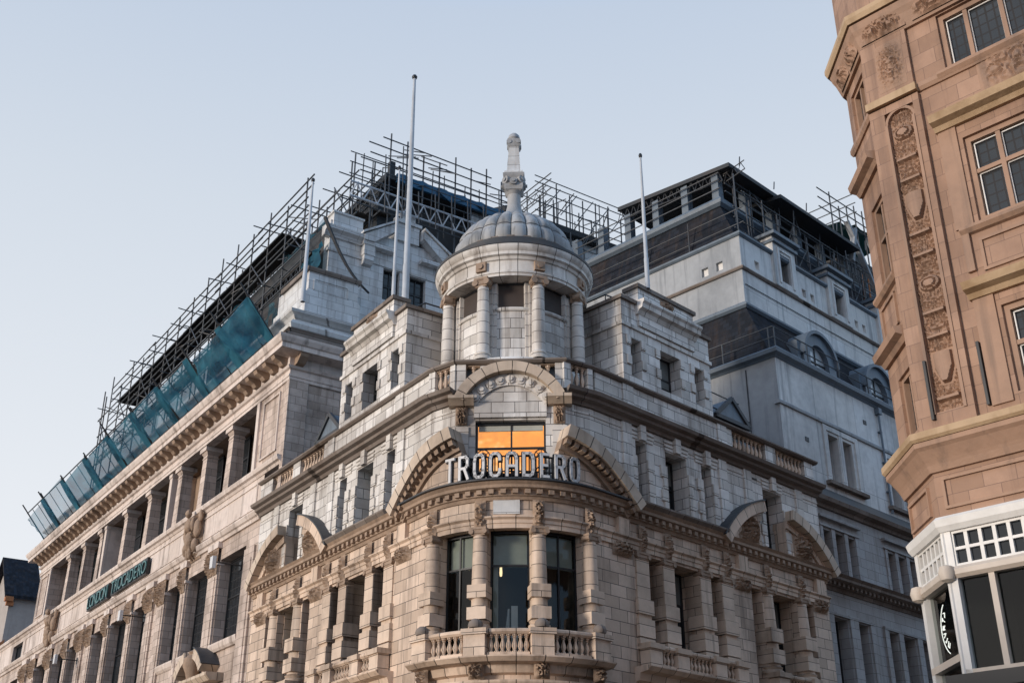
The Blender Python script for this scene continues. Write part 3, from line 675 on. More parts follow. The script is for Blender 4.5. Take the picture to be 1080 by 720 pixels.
# parapet: solid runs, balustraded runs, coping
mb = MB()
for F, s0, s1 in ((FL, sVL, 8.2), (FR, sVR, 8.2)):
    mb.box(F, s0 + .18, s1, 3.1, 3.52, 17.0, 17.93)
    for u in (2.05, 7.5): mb.box(F, u - .28, u + .28, 3.2, 3.575, 17.0, 17.93)
for F, e_ in ((FL, SL_), (FR, SR_ - .2)):
    mb.box(F, 10.4, 11.1, 3.1, 3.52, 17.0, 17.93); mb.box(F, 13.15, e_, 3.1, 3.52, 17.0, 17.93)
    mb.box(F, 8.2, 10.4, 3.1, 3.52, 17.0, 17.18); mb.box(F, 11.1, 13.15, 3.1, 3.52, 17.0, 17.18)
for i in (1, 3):
    q = PP.seg(i); l_ = (PP.p[i + 1] - PP.p[i]).length
    mb.box(q, -.12, .16, -.3, .17, 17.0, 17.93); mb.box(q, l_ - .16, l_ + .05, -.3, .17, 17.0, 17.93)
    mb.box(q, .16, l_ - .16, -.3, .15, 17.0, 17.15)
mb.box(f, .0, .3, -.3, .14, 17.0, 17.93); mb.box(f, ln - .3, ln, -.3, .14, 17.0, 17.93); mb.box(f, .78, ln - .78, -.3, .04, 16.7, 17.93)
mb.build('parapet', M['upper'], CB)
mould(PP, idx, [(-.35, 17.94), (.2, 17.94), (.28, 18.0), (.28, 18.06), (.0, 18.12), (-.35, 18.12)], 'coping', M['soot'], CB)
for F in (FL, FR):
    for a, b in ((8.2, 10.4), (11.1, 13.15)): balustrade(F, a, b, 17.19, 17.935, 3.34, CB, 8, 'trim', rail_h=.03, plinth=.01, railw=.2, r=.095)
for i in (1, 3):
    q = PP.seg(i); l_ = (PP.p[i + 1] - PP.p[i]).length; balustrade(q, .16, l_ - .16, 17.16, 17.935, 0, CB, 3, 'trim', rail_h=.03, plinth=.01, railw=.2, r=.09)
for a, b in ((.3, .78), (ln - .78, ln - .3)):
    m_ = MB(); m_.box(f, a, b, -.4, -.3, 17.0, 17.93); m_.build('lead_panel', M['lead'], CB)
    balustrade(f, a, b, 17.02, 17.935, -.05, CB, 1, 'trim', rail_h=.03, plinth=.01, railw=.2, r=.09)
# arched hood over the corner window
ra = 2.0; za = 15.92; t0 = math.acos(1.86 / ra)
t0 = math.asin((16.66 - za) / ra)
m_ = MB(); arch_band(m_, f, fcx, za, 1.66, ra, pi - t0, t0, -.1, .42, 22)
hood = m_.build('arched_hood', M['buff'], CB)
m_ = MB(); arch_band(m_, f, fcx, za, 1.24, 1.66, pi - t0 - .06, t0 + .06, -.1, .13, 22)
for k in range(9):
    t = pi - t0 - .1 + (2 * t0 + .2 - pi) * (k + .5) / 9; cu, cz = fcx + 1.435 * cos(t), za + 1.435 * sin(t)
    m_.prism(f, arcpts(cu, cz, .15, 0, 2 * pi * 11 / 12, 11), .13, .19); m_.prism(f, arcpts(cu, cz, .08, 0, 2 * pi * 9 / 10, 9), .19, .25)
m_.build('medallion_band', M['uptrim'], hood)
m_ = MB(); m_.prism(f, arcpts(fcx, za, 1.26, pi - .58, .58, 14), -.1, .05); m_.build('tympanum', M['upper'], hood)
m_ = MB(); m_.box(f, fcx - 1.2, fcx + 1.2, -.1, .12, 16.02, 16.6); m_.build('lintel', M['upper'], hood)
for sg in (-1, 1):
    u = fcx + sg * 1.62
    m_ = MB(); m_.sweep(f, [u - .42, u + .42], [(-.1, 16.42), (.2, 16.42), (.38, 16.55), (.46, 16.6), (.46, 16.7), (-.1, 16.7)]); b_ = m_.build('impost', M['buff'], hood)
    relief(f, u - .2, u + .2, 15.78, 16.42, .06, .24, 'lion_mask', M['carved'], b_, seed=9, freq=6)
    m_ = MB(); m_.box(f, u - .24, u + .24, -.2, .06, 13.6, 15.72); m_.build('pier', M['updrum'], CB)

# ---------------------------------------------------------------- attic blocks on both streets
for F in (FL, FR):
    aops = [(2.5, 3.08, 18.5, 20.0), (4.15, 5.35, 18.45, 20.04), (6.22, 6.8, 18.5, 20.0)]
    m_ = MB(); wall(m_, F, 2.05, 7.25, 17.4, 21.45, aops, 3.4, .55)
    E1 = F.end(2.05); E2 = F.end(7.25)
    wall(m_, E1, -2.5, 3.4, 17.4, 21.45, [], 0, 0); wall(m_, E2, -2.5, 3.4, 17.4, 21.45, [], 0, 0)
    m_.box(F, 2.06, 7.24, -2.5, 3.38, 21.3, 21.4)
    m_.build('attic_wall', M['upper'], CB)
    for a, b, z0, z1 in aops: window(F, a, b, z0 + .02, z1, 2.93, CB, glass='glass', fw=.07, trans=(19.2,) if b - a > 1 else (), blind=(.7 if F is FR and b - a > 1 else None))
    m_ = MB()
    for s0, s1, q in ((1.98, 7.32, 0),): m_.box(F, s0, s1, 3.2, 3.47, 20.38, 20.52)
    m_.box(F, 1.98, 2.2, -2.5, 3.465, 20.385, 20.515)
    m_.build('string_course', M['uptrim'], CB)
    m_ = MB(); m_.box(F, 1.95, 7.35, 3.05, 3.52, 21.42, 21.56); m_.box(F, 1.94, 2.3, -2.5, 3.045, 21.42, 21.555); m_.box(F, 7.0, 7.355, -2.5, 3.045, 21.42, 21.555)
    m_.build('coping', M['soot'], CB)
    m_ = MB(); m_.box(F, 2.95, 6.25, 2.9, 3.5, 20.6, 22.15)
    m_.box(F, 3.25, 4.2, 3.4, 3.53, 21.72, 22.05); m_.box(F, 5.0, 5.95, 3.4, 3.53, 21.72, 22.05)
    ped = m_.build('attic_pedestal', M['upper'], CB)
    m_ = MB(); m_.sweep(F, [2.85, 6.35], [(3.3, 21.05), (3.52, 21.05), (3.6, 21.2), (3.75, 21.25), (3.78, 21.4), (3.86, 21.48), (3.86, 21.58), (3.3, 21.6)]); m_.build('cornice', M['uptrim'], ped)
    m_ = MB(); m_.box(F, 2.86, 6.34, 2.82, 3.6, 22.15, 22.3); m_.build('cap', M['soot'], ped)
    relief(F, 4.2, 5.0, 21.65, 22.13, 3.5, .25, 'carving', M['carved'], ped, seed=14, freq=5)
    m_ = MB()
    for s0, s1 in ((1.78, 2.3), (2.3, 2.95), (3.3, 4.05), (5.42, 6.15), (6.85, 7.25)):
        pass
    for a, b, z0, z1 in aops:
        for k in range(4):
            z = z0 + k * .4
            for u0, u1 in ((a - .24, a - .002), (b + .002, b + .24)):
                if k % 2: m_.box(F, max(u0, 2.06), min(u1, 7.24), 3.3, 3.45, z, z + .36)
    m_.build('quoin', M['updrum'], CB)
    # iron guard rail on top, towards the turret
    m_ = MB(); pts = [(-.3 - 1.9, 21.9), (1.2, 21.9), (2.6, 21.9), (3.0, 21.62)]
    for i in range(3): m_.tube(F.P(2.15, pts[i][0], pts[i][1]), F.P(2.15, pts[i + 1][0], pts[i + 1][1]), .03)
    for d_ in (-2.0, -.8, .4, 1.6, 2.6): m_.tube(F.P(2.15, d_, 21.5), F.P(2.15, d_, 21.9), .02)
    m_.build('guard_rail', M['black'], CB)

# roof behind parapets
mb = MB(); back = C0 + dL * 13.5 + dR * 13.5
mb.face([PP.P(i, -.3, 17.3) for i in range(6)] + [(back.x, back.y, 17.3)]); mb.build('roof', M['darklead'], CB)
# small dark pedimented dormers on the roof behind the balustrades
for F in (FL, FR):
    m_ = MB(); u = 9.3; tri = [(u - 1.15, 18.75), (u + 1.15, 18.75), (u, 19.75)]
    m_.box(F, u - .9, u + .9, .4, 2.7, 17.3, 18.76)
    d_ = m_.build('dormer', M['darklead'], CB)
    m_ = MB(); m_.prism(F, tri, .3, 2.86); m_.build('roof', M['lead'], d_)
    for (a, b) in ((0, 1), (1, 2), (2, 0)):
        pass
    m_ = MB()
    for (a, b) in ((0, 1), (1, 2), (2, 0)): m_.bar(F.P(tri[a][0], 2.88, tri[a][1]), F.P(tri[b][0], 2.88, tri[b][1]), .16, .14, (F.n.x, F.n.y, 0))
    m_.build('bargeboard', M['darklead'], d_)

# ---------------------------------------------------------------- turret, dome, finial
cx, cy = C0.x - .02, C0.y
mb = MB(); mb.lathe(cx, cy, [(2.75, 17.3), (2.75, 18.2), (2.7, 18.3), (1.86, 18.3), (1.86, 21.5)], 64); mb.build('turret_wall', M['upper'], CB)
tur = []
for k in range(8):
    a = AX + radians(22.5 + 45 * k); F = Lin(Vector((cx, cy)), Vector((-sin(a), cos(a))), Vector((cos(a), sin(a))))
    m_ = MB(); m_.box(F, -.36, .36, 1.75, 2.2, 18.3, 21.45); m_.box(F, -.24, .24, 2.2, 2.28, 18.3, 21.3); m_.build('turret_pier', M['updrum'], CB)
    m_ = MB(); p = F.P(0, 2.52, 0); r = .235
    m_.lathe(p[0], p[1], [(r * 1.4, 18.3), (r * 1.4, 18.42), (r * 1.15, 18.47), (r * 1.25, 18.55), (r, 18.62), (r, 19.6), (r * .86, 21.14)], 18)
    c_ = m_.build('turret_column', M['updrum'], CB)
    m_ = MB(); capital_mesh(m_, F, 0, 2.52 + r * .72, 21.12, 21.47, r * 1.85, r * 1.5); m_.build('capital', M['carved'], c_)
    m_ = MB(); m_.box(F, -.19, .19, 2.6, 2.76, 21.7, 22.06); m_.prism(F, arcpts(0, 21.88, .1, 0, 2 * pi * 11 / 12, 11), 2.76, 2.82); m_.build('rosette', M['carved'], CB)
    a2 = AX + radians(45 * k)
    F2 = Lin(Vector((cx, cy)), Vector((-sin(a2), cos(a2))), Vector((cos(a2), sin(a2))))
    # curved breast wall, sill and window between two columns
    m_ = MB(); h = radians(16.5); ns = 6
    aa = [a2 - h + 2 * h * i / ns for i in range(ns + 1)]
    class Cy:
        def P(s, t, d, z): return (cx + d * cos(t), cy + d * sin(t), z)
    for i in range(ns):
        for (d0, z0), (d1, z1) in (((2.18, 18.3), (2.18, 20.3)), ((2.18, 20.3), (1.8, 20.3))):
            m_.face([Cy().P(aa[i], d0, z0), Cy().P(aa[i + 1], d0, z0), Cy().P(aa[i + 1], d1, z1), Cy().P(aa[i], d1, z1)], [(aa[i] * 2.18, z0), (aa[i + 1] * 2.18, z0), (aa[i + 1] * 2.18, z1 + (d0 - d1)), (aa[i] * 2.18, z1 + d0 - d1)])
    m_.build('breast_wall', M['upper'], CB)
    m_ = MB()
    prof = [(1.9, 20.3), (2.24, 20.3), (2.27, 20.36), (2.24, 20.43), (1.9, 20.45)]
    for i in range(ns):
        for q in range(5):
            (d0, z0), (d1, z1) = prof[q], prof[(q + 1) % 5]
            m_.face([Cy().P(aa[i], d0, z0), Cy().P(aa[i + 1], d0, z0), Cy().P(aa[i + 1], d1, z1), Cy().P(aa[i], d1, z1)])
    m_.build('sill', M['uptrim'], CB)
    window(F2, -.56, .56, 20.44, 21.42, 2.08, CB, glass='brownboard', fw=.04, dep=.06)
mb = MB(); mb.lathe(cx, cy, [(1.9, 21.47), (2.4, 21.46), (2.66, 21.46), (2.66, 21.56), (2.7, 21.58), (2.7, 21.66), (2.64, 21.68), (2.64, 22.08), (2.7, 22.1), (2.74, 22.2), (2.84, 22.24), (2.84, 22.36), (2.9, 22.42), (2.95, 22.54), (2.95, 22.6)], 80); mb.build('turret_entablature', M['uptrim'], CB)
mb = MB(); mb.lathe(cx, cy, [(2.95, 22.6), (2.97, 22.62), (2.97, 22.72), (2.75, 22.78), (2.5, 22.95), (2.42, 23.0), (2.42, 23.2), (2.25, 23.25)], 80); mb.build('gutter_ring', M['darklead'], CB)
NLB = 24; R = 2.35
mb = MB()
ROWS = [-0.06, 0.36, 0.72, 1.06, 1.50]
def rowv(j):
    ph = ROWS[0] + j / 48.0 * (ROWS[-1] - ROWS[0]); k = max(q for q in range(4) if ROWS[q] <= ph + 1e-9); return k + (ph - ROWS[k]) / (ROWS[k + 1] - ROWS[k])
def dome(i, j):
    a = AX + 2 * pi * i / (NLB * 10); t = j / 48.0
    ph = ROWS[0] + t * (ROWS[-1] - ROWS[0])
    lob = max(0.0, 1 - abs((i % 10) / 5.0 - 1) ** 2.6)            # 0 in the groove, 1 on the lobe
    k = max(q for q in range(4) if ROWS[q] <= ph + 1e-9); w = min(1.0, (ph - ROWS[k]) / (ROWS[k + 1] - ROWS[k]))
    row = max(0.0, 1 - abs(2 * w - 1) ** (5 if k else 3)); fade = 1 - max(0, ph - .9) / .7
    b = lob * row if k == 0 else lob * (.55 + .45 * row)
    r = R * (0.945 + .055 * b * fade + .0 * lob)
    z = 23.26 + r * sin(ph) * 0.86
    rr_ = r * cos(ph)
    return (cx + max(rr_, .02) * cos(a), cy + max(rr_, .02) * sin(a), z)
mb.grid(dome, NLB * 10, 49, lambda i, j: (i / 10.0, rowv(j)), True, True)
mb.build('dome', M['dome'], CB)
mb = MB(); mb.lathe(cx, cy, [(2.2, 23.2), (2.3, 23.24), (2.3, 23.32), (2.2, 23.36)], 64); mb.build('dome_ring', M['soot'], CB)
mb = MB(); mb.lathe(cx, cy, [(.85, 25.1), (.74, 25.28), (.46, 25.42), (.33, 25.65), (.26, 26.0), (.26, 26.4), (.36, 26.52)], 24); fin = mb.build('finial', M['leaddome'], CB)
def tower4(mb, secs, aa):
    for (h0, z0), (h1, z1) in zip(secs[:-1], secs[1:]):
        for k in range(4):
            a = aa + k * pi / 2; b = a + pi / 2; q = lambda t, h, z: (cx + h * 1.414 * cos(t), cy + h * 1.414 * sin(t), z)
            mb.face([q(a, h0, z0), q(b, h0, z0), q(b, h1, z1), q(a, h1, z1)])
mb = MB(); tower4(mb, [(.2, 26.46), (.34, 26.56), (.37, 26.7), (.33, 27.0), (.4, 27.16), (.42, 27.26), (.3, 27.3)], AX + pi / 4)
for k in range(4):
    a = AX + pi / 4 + k * pi / 2; q = Vector((cx + .52 * cos(a), cy + .52 * sin(a))); F = Lin(q, Vector((-sin(a), cos(a))), Vector((cos(a), sin(a))))
    mb.prism(F, arcpts(0, 26.98, .17, 0, 2 * pi * 11 / 12, 11), -.25, -.03); mb.prism(F, arcpts(0, 26.98, .08, 0, 2 * pi * 7 / 8, 7), .0, .02)
    a = AX + k * pi / 2; q = Vector((cx, cy)); F = Lin(q, Vector((-sin(a), cos(a))), Vector((cos(a), sin(a))))
    mb.prism(F, arcpts(0, 26.86, .15, 0, 2 * pi * 11 / 12, 11), .28, .46); mb.prism(F, arcpts(0, 26.86, .07, 0, 2 * pi * 7 / 8, 7), .46, .52)
mb.build('urn', M['leaddome'], fin)
def tower4(mb, secs, aa):
    for (h0, z0), (h1, z1) in zip(secs[:-1], secs[1:]):
        for k in range(4):
            a = aa + k * pi / 2; b = a + pi / 2; q = lambda t, h, z: (cx + h * 1.414 * cos(t), cy + h * 1.414 * sin(t), z)
            mb.face([q(a, h0, z0), q(b, h0, z0), q(b, h1, z1), q(a, h1, z1)])
mb = MB(); tower4(mb, [(.36, 27.28), (.36, 27.38), (.27, 27.4), (.19, 28.62)], AX + pi / 4); mb.build('shaft', M['pale'], fin)
mb = MB(); tower4(mb, [(.19, 28.6), (.25, 28.68), (.25, 28.98), (.2, 29.0)], AX + pi / 4); mb.lathe(cx, cy, [(.2, 29.0), (.25, 29.08), (.22, 29.22), (.13, 29.32), (0, 29.34)], 16)
for k in range(4):
    a = AX + k * pi / 2; F = Lin(Vector((cx, cy)), Vector((-sin(a), cos(a))), Vector((cos(a), sin(a))))
    for sg in (-1, 1): mb.prism(F, arcpts(sg * .18, 28.83, .1, 0, 2 * pi * 9 / 10, 9), .18, .28)
mb.build('crown', M['leaddome'], fin)

# ---------------------------------------------------------------- curved letter sign and its iron railing
SG = thing('letter_sign', 'curved black railing sign of nine tall pale metal letters below the orange window', 'sign', FF.P(0, 3.45, 13.66))
class Arc2(Lin):
    def P(s, u, d, z): a = MID + radians(4.0) + u / 3.55; return (C0.x + d * cos(a), C0.y + d * sin(a), z)
FA2 = Arc2(C0, ax_t, ax_n)
Wd, Ht = .40, .84
def rr(x0, y0, x1, y1, c): return [(x0, y0 + c), (x0, y1 - c), (x0 + c * .3, y1 - c * .3), (x0 + c, y1), (x1 - c, y1), (x1 - c * .3, y1 - c * .3), (x1, y1 - c), (x1, y0 + c), (x1 - c * .3, y0 + c * .3), (x1 - c, y0), (x0 + c, y0), (x0 + c * .3, y0 + c * .3), (x0, y0 + c)]
GL = {
 'T': [[(0, 1), (1, 1)], [(.5, 1), (.5, 0)]],
 'R': [[(0, 0), (0, 1), (.7, 1), (.93, .9), (.93, .6), (.7, .48), (0, .48)], [(.55, .48), (1, 0)]],
 'O': [rr(0, 0, 1, 1, .28)],
 'C': [[(1, .72), (1, .8), (.9, .93), (.7, 1), (.3, 1), (.1, .93), (0, .8), (0, .2), (.1, .07), (.3, 0), (.7, 0), (.9, .07), (1, .2), (1, .28)]],
 'A': [[(0, 0), (0, .75), (.1, .93), (.3, 1), (.7, 1), (.9, .93), (1, .75), (1, 0)], [(0, .42), (1, .42)]],
 'D': [[(0, 0), (0, 1), (.65, 1), (.9, .93), (1, .75), (1, .25), (.9, .07), (.65, 0), (0, 0)]],
 'E': [[(1, 1), (0, 1), (0, 0), (1, 0)], [(0, .5), (.8, .5)]],
}
def stroke(mb, F, pts, w, d0, d1):
    for (a, b) in zip(pts[:-1], pts[1:]):
        L_ = math.hypot(b[0] - a[0], b[1] - a[1]); 
        if L_ < 1e-6: continue
        tx, ty = (b[0] - a[0]) / L_, (b[1] - a[1]) / L_; e_ = w * .42
        a2 = (a[0] - tx * e_, a[1] - ty * e_); b2 = (b[0] + tx * e_, b[1] + ty * e_); nx, ny = -ty * w / 2, tx * w / 2
        mb.prism(F, [(a2[0] + nx, a2[1] + ny), (b2[0] + nx, b2[1] + ny), (b2[0] - nx, b2[1] - ny), (a2[0] - nx, a2[1] - ny)], d0, d1)
for k, ch in enumerate('TROCADERO'):
    u0 = (k - 4) * radians(8.5) * 3.55
    w_ = Wd * (.8 if ch in 'E' else 1.0)
    F = Tang(4.0 + (k - 4) * 8.5)
    m_ = MB()
    j = 0
    for st in GL[ch]:
        stroke(m_, F, [(-w_ / 2 + .05 + x * (w_ - .1), 13.76 + y * (Ht - .1)) for x, y in st], .088, 3.55, 3.62 + .0007 * j); j += 1
    l_ = m_.build('letter', M['letter'], SG)
    m_ = MB(); j = 0
    for st in GL[ch]:
        stroke(m_, F, [(-w_ / 2 + .05 + x * (w_ - .1), 13.76 + y * (Ht - .1)) for x, y in st], .145, 3.46 - .0007 * j, 3.548 - .0007 * j); j += 1
    m_.build('letter_back', M['black'], l_)
half = radians(37.5) * 3.55
m_ = MB()
for z in (13.7, 13.95, 14.46):
    m_.sweep(FA2, [-half + 2 * half * i / 30 for i in range(31)], [(3.36, z), (3.4, z), (3.4, z + .04), (3.36, z + .04)])
n = 40
for k in range(n + 1):
    u = -half + 2 * half * k / n; m_.box(FA2, u - .02, u + .02, 3.34, 3.38, 13.66, 14.46)
for u in (-half, half): m_.box(FA2, u - .03, u + .03, 3.1, 3.42, 13.64, 14.5)
for cu in (-1.0, 1.0):
    pts = arcpts(cu, 14.5, .24, pi, 0, 12)
    for r_ in (.24, .13):
        pts = arcpts(cu, 14.5, r_, pi, 0, 12)
        for a, b in zip(pts[:-1], pts[1:]): m_.tube(FA2.P(a[0], 3.38, a[1]), FA2.P(b[0], 3.38, b[1]), .02, 5)
    for t in (.6, 1.57, 2.5): m_.tube(FA2.P(cu, 3.38, 14.5), FA2.P(cu + .24 * cos(t), 3.38, 14.5 + .24 * sin(t)), .014, 4)
m_.build('railing', M['black'], SG)
m_ = MB()
for sg in (-1, 1):
    u0, u1 = (-half, -half + .95) if sg < 0 else (half - .85, half)
    m_.sweep(FA2, [u0, (u0 + u1) / 2, u1], [(3.3, 13.68), (3.33, 13.68), (3.33, 14.44), (3.3, 14.44)])
m_.build('end_panel', M['black'], SG)

# ================================================================== long colonnaded wing on the left
WG = thing('colonnaded_building', 'long stone building with upper colonnade, bracketed cornice and teal lettering on its frieze', 'building', FL.P(14.5, 3.4, 0))
fronts = [(14.45, 15.8), (18.75, 19.94), (22.85, 23.6), (25.8, 28.7), (31.0, 31.9), (35.1, 36.0), (38.3, 41.2), (43.4, 44.15), (47.1, 48.3), (51.2, 54.6)]
mops = [(fronts[i][1], fronts[i + 1][0]) for i in range(9)] + [(56.2, 58.4), (60.0, 62.2)]
mb = MB()
wall(mb, FL, 14.42, 64, 0, 16.5, [(a, b, 9.0 if i != 2 else 11.9, 15.65) for i, (a, b) in enumerate(mops)], 3.4, .62)
mb.build('wall', M['wing'], WG)
mb = MB(); wall(mb, FL, 14.42, 64, 16.5, 18.9, [(56.4, 59.2, 17.0, 18.2, .3)], 3.42, .3); mb.build('frieze', M['wingtrim'], WG)
window(FL, 56.4, 59.2, 17.0, 18.2, 3.2, WG, fw=.06)
for i, (a, b) in enumerate(mops):
    zb = 11.9 if i != 0 else 11.8
    w = window(FL, a, b, zb - (0 if i in (0, 1, 2) else 2.0), 15.65, 2.92, WG, glass='leadbars' if i < 3 else 'glass', fw=.09, mull=((a + b) / 2,), trans=(13.9,))
    if i < 3:
        m_ = MB(); m_.box(FL, a, b, 2.7, 3.3, 9.0, zb - .35); m_.build('spandrel', M['wing'], WG)
        m_ = MB(); m_.sweep(FL, [a - .1, b + .1], [(2.8, zb - .35), (3.42, zb - .35), (3.5, zb - .25), (3.55, zb - .08), (3.55, zb), (2.8, zb + .02)]); m_.build('sill', M['wingtrim'], WG)
for i, (a, b) in enumerate(fronts):
    if i == 0: parts = [(14.6, 15.75)]
    elif b - a > 2: parts = [(a, a + 1.1), (b - 1.1, b)]
    else: parts = [(a, b)]
    for p, q in parts:
        m_ = MB(); m_.box(FL, p + .03, q - .03, 3.3, 3.50, 9.0, 15.4)
        m_.box(FL, p + .22, q - .22, 3.4, 3.54, 9.4, 14.9); s_ = m_.build('pilaster', M['wing'], WG)
        if i:
            m_ = MB(); m_.box(FL, p - .06, q + .06, 3.2, 3.62, 16.2, 16.48); m_.box(FL, p - .02, q + .02, 3.2, 3.56, 15.42, 15.56); m_.build('capital', M['wingtrim'], s_)
            n_ = 1 if q - p < .95 else 2
            for k in range(n_):
                c_ = p + (q - p) * (k + .5) / n_
                relief(FL, c_ - .26, c_ + .26, 15.0, 16.22, 3.54, .34, 'carved_corbel', M['carved'], s_, seed=int(p * 5) + k, freq=6)
mould(FL, [14.42, 64], [(3.2, 16.48), (3.5, 16.48), (3.54, 16.62), (3.62, 16.66), (3.7, 16.82), (3.7, 16.88), (3.2, 16.94)], 'architrave', M['wingtrim'], WG)
mould(FL, [12.6, 64], [(2.0, 18.5), (3.46, 18.5), (3.52, 18.62), (3.64, 18.66), (3.68, 18.8), (3.68, 18.86), (2.0, 18.92)], 'string_course', M['wingtrim'], WG)
for a, b in ((15.0, 21.6), (23.0, 46.8), (48.4, 55.6)):
    m_ = MB()
    for z0, z1, u0, u1 in ((17.12, 17.18, a, b), (18.2, 18.26, a, b)): m_.box(FL, u0, u1, 3.40, 3.47, z0, z1)
    for u in (a, b - .06): m_.box(FL, u, u + .06, 3.40, 3.469, 17.12, 18.26)
    m_.build('frieze_panel', M['wingtrim'], WG)
# colonnade storey
for a, b in ((12.62, 15.9), (51.3, 54.6)):
    mb = MB(); mb.box(FL, a, b, -3, 3.4, 18.9, 22.36); mb.build('pavilion', M['wing'], WG)
for a, b in ((12.6, 15.9), (51.3, 54.6)):
    m_ = MB()
    for z0, z1, u0, u1 in ((19.3, 19.38, a + .8, b - .7), (22.0, 22.08, a + .8, b - .7), (19.3, 22.08, a + .8, a + .9), (19.3, 22.08, b - .8, b - .7)): m_.box(FL, u0, u1, 3.38, 3.47 + .001 * (u1 - u0), z0, z1)
    m_.box(FL, b - .3 if a < 20 else a, b if a < 20 else a + .3, 3.38, 3.5, 18.92, 22.3)
    m_.build('panel_moulding', M['wingtrim'], WG)
m_ = MB(); E_ = FL.end(12.6); m_.box(E_, 2.55, 3.46, -.2, .12, 13.0, 22.36); m_.build('corner_pilaster', M['wing'], WG)
mb = MB(); wall(mb, FL, 15.9, 51.3, 18.9, 22.4, [], 2.05, .2); mb.face([FL.P(15.9, 2.0, 22.38), FL.P(51.3, 2.0, 22.38), FL.P(51.3, 3.4, 22.38), FL.P(15.9, 3.4, 22.38)]); mb.build('loggia_wall', M['carved'], WG)
cols = [19.5, 22.95, 26.55, 31.4, 35.6, 40.45, 44.05, 47.5]; thin = [27.75, 39.3]
def wcol(u):
    m_ = MB(); P = FL.P
    def taper(w0, d0, z0, w1, d1, z1):
        q = [[(u - w, 2.98 - d, z), (u + w, 2.98 - d, z), (u + w, 2.98 + d, z), (u - w, 2.98 + d, z)] for w, d, z in ((w0, d0, z0), (w1, d1, z1))]
        for k in range(4):
            a, b = q[0][k], q[0][(k + 1) % 4]; c_, e_ = q[1][(k + 1) % 4], q[1][k]
            m_.face([P(*a), P(*b), P(*c_), P(*e_)], [(0, z0), (.6, z0), (.6, z1), (0, z1)])
        m_.face([P(*x) for x in q[1]])
    taper(.38, .36, 18.9, .38, .36, 19.06); taper(.35, .33, 19.06, .29, .28, 21.78); taper(.32, .31, 21.78, .32, .31, 21.84); taper(.29, .28, 21.84, .29, .28, 21.98); taper(.3, .29, 21.98, .38, .37, 22.12)
    c_ = m_.build('column', M['wing'], WG); k = MB(); k.box(FL, u - .44, u + .44, 2.54, 3.42, 22.12, 22.34); k.build('capital', M['wingtrim'], c_)
for u in cols: wcol(u)
for u in thin:
    m_ = MB(); m_.box(FL, u - .2, u + .2, 2.06, 3.36, 18.9, 22.1); m_.box(FL, u - .24, u + .24, 2.06, 3.4, 22.1, 22.3); m_.build('square_pier', M['wingtrim'], WG)
edges = sorted([15.9, 51.3] + cols + thin)
for a, b in zip(edges[:-1], edges[1:]):
    if b - a < 1.6: continue
    window(FL, a + .3, b - .3, 18.95, 22.3, 2.2, WG, glass='glass', fw=.09, mull=((a + b) / 2,), trans=(21.2,), frame='black')
# crowning entablature, returning round both ends
PW = Poly([Vector(FL.P(54.6, -4, 0)[:2]), Vector(FL.P(54.6, 3.4, 0)[:2]), Vector(FL.P(12.6, 3.4, 0)[:2]), Vector(FL.P(12.6, -3.2, 0)[:2])])
ix = [0, 1, 2, 3]
mould(PW, ix, [(-.4, 22.36), (.06, 22.36), (.06, 22.5), (.1, 22.52), (.1, 22.62), (-.1, 22.62), (-.4, 22.62)], 'architrave', M['wingtrim'], WG)
mould(PW, ix, [(-.4, 22.62), (.03, 22.62), (.03, 22.86), (.14, 22.9), (.2, 23.0), (-.4, 23.0)], 'frieze', M['wingtrim'], WG)
mould(PW, ix, [(-.4, 23.0), (.12, 23.0), (.12, 23.42), (.85, 23.46), (.85, 23.68), (.92, 23.72), (1.02, 23.9), (1.05, 24.02), (-.4, 24.1)], 'cornice', M['wingtrim'], WG)
m_ = MB(); m_.box(Lin(C0, dL, nL), -.17, .17, 3.5, 4.12, 23.0, 23.43); 
k = 12.9; proto = None
def bracket(F, u, d):
    m_ = MB(); m_.prism(F.end(u - .17), [(d, 23.02), (d + .22, 23.05), (d + .34, 23.2), (d + .62, 23.3), (d + .68, 23.43), (d, 23.43)], 0, -.34 if False else .34) ; return m_
i = 0
while k < 54.4:
    m_ = MB(); E2 = Lin(FL.o + FL.a * (k - .17), FL.n, FL.a)
    m_.prism(E2, [(3.52, 23.02), (3.74, 23.04), (3.86, 23.18), (4.12, 23.28), (4.2, 23.435), (3.52, 23.435)], 0, .36); m_.build('bracket', M['carved'], WG); k += .98; i += 1
for k in range(1):
    E2 = Lin(FL.o + FL.a * 12.5, FL.n, FL.a)
for d_ in (2.9,):
    m_ = MB(); F2 = FL.end(12.48); E3 = Lin(Vector(FL.P(12.48, d_, 0)[:2]), -dL, nL); m_.prism(E3, [(0, 23.02), (.3, 23.06), (.6, 23.3), (.66, 23.435), (0, 23.435)], 0, .4); m_.build('bracket', M['carved'], WG)
mould(PW, ix, [(-.4, 24.08), (.6, 24.06), (.66, 24.3), (.6, 24.36), (.3, 24.4), (.42, 24.62), (.46, 24.66), (-.4, 24.7)], 'gutter', M['soot'], WG)
mould(PW, ix[1:], [(-.6, 24.68), (.1, 24.68), (.28, 24.8), (.34, 25.0), (.2, 25.2), (.0, 25.34), (.16, 25.5), (.34, 25.58), (.36, 25.7), (-.6, 25.76)], 'blocking_course', M['pale'], WG)
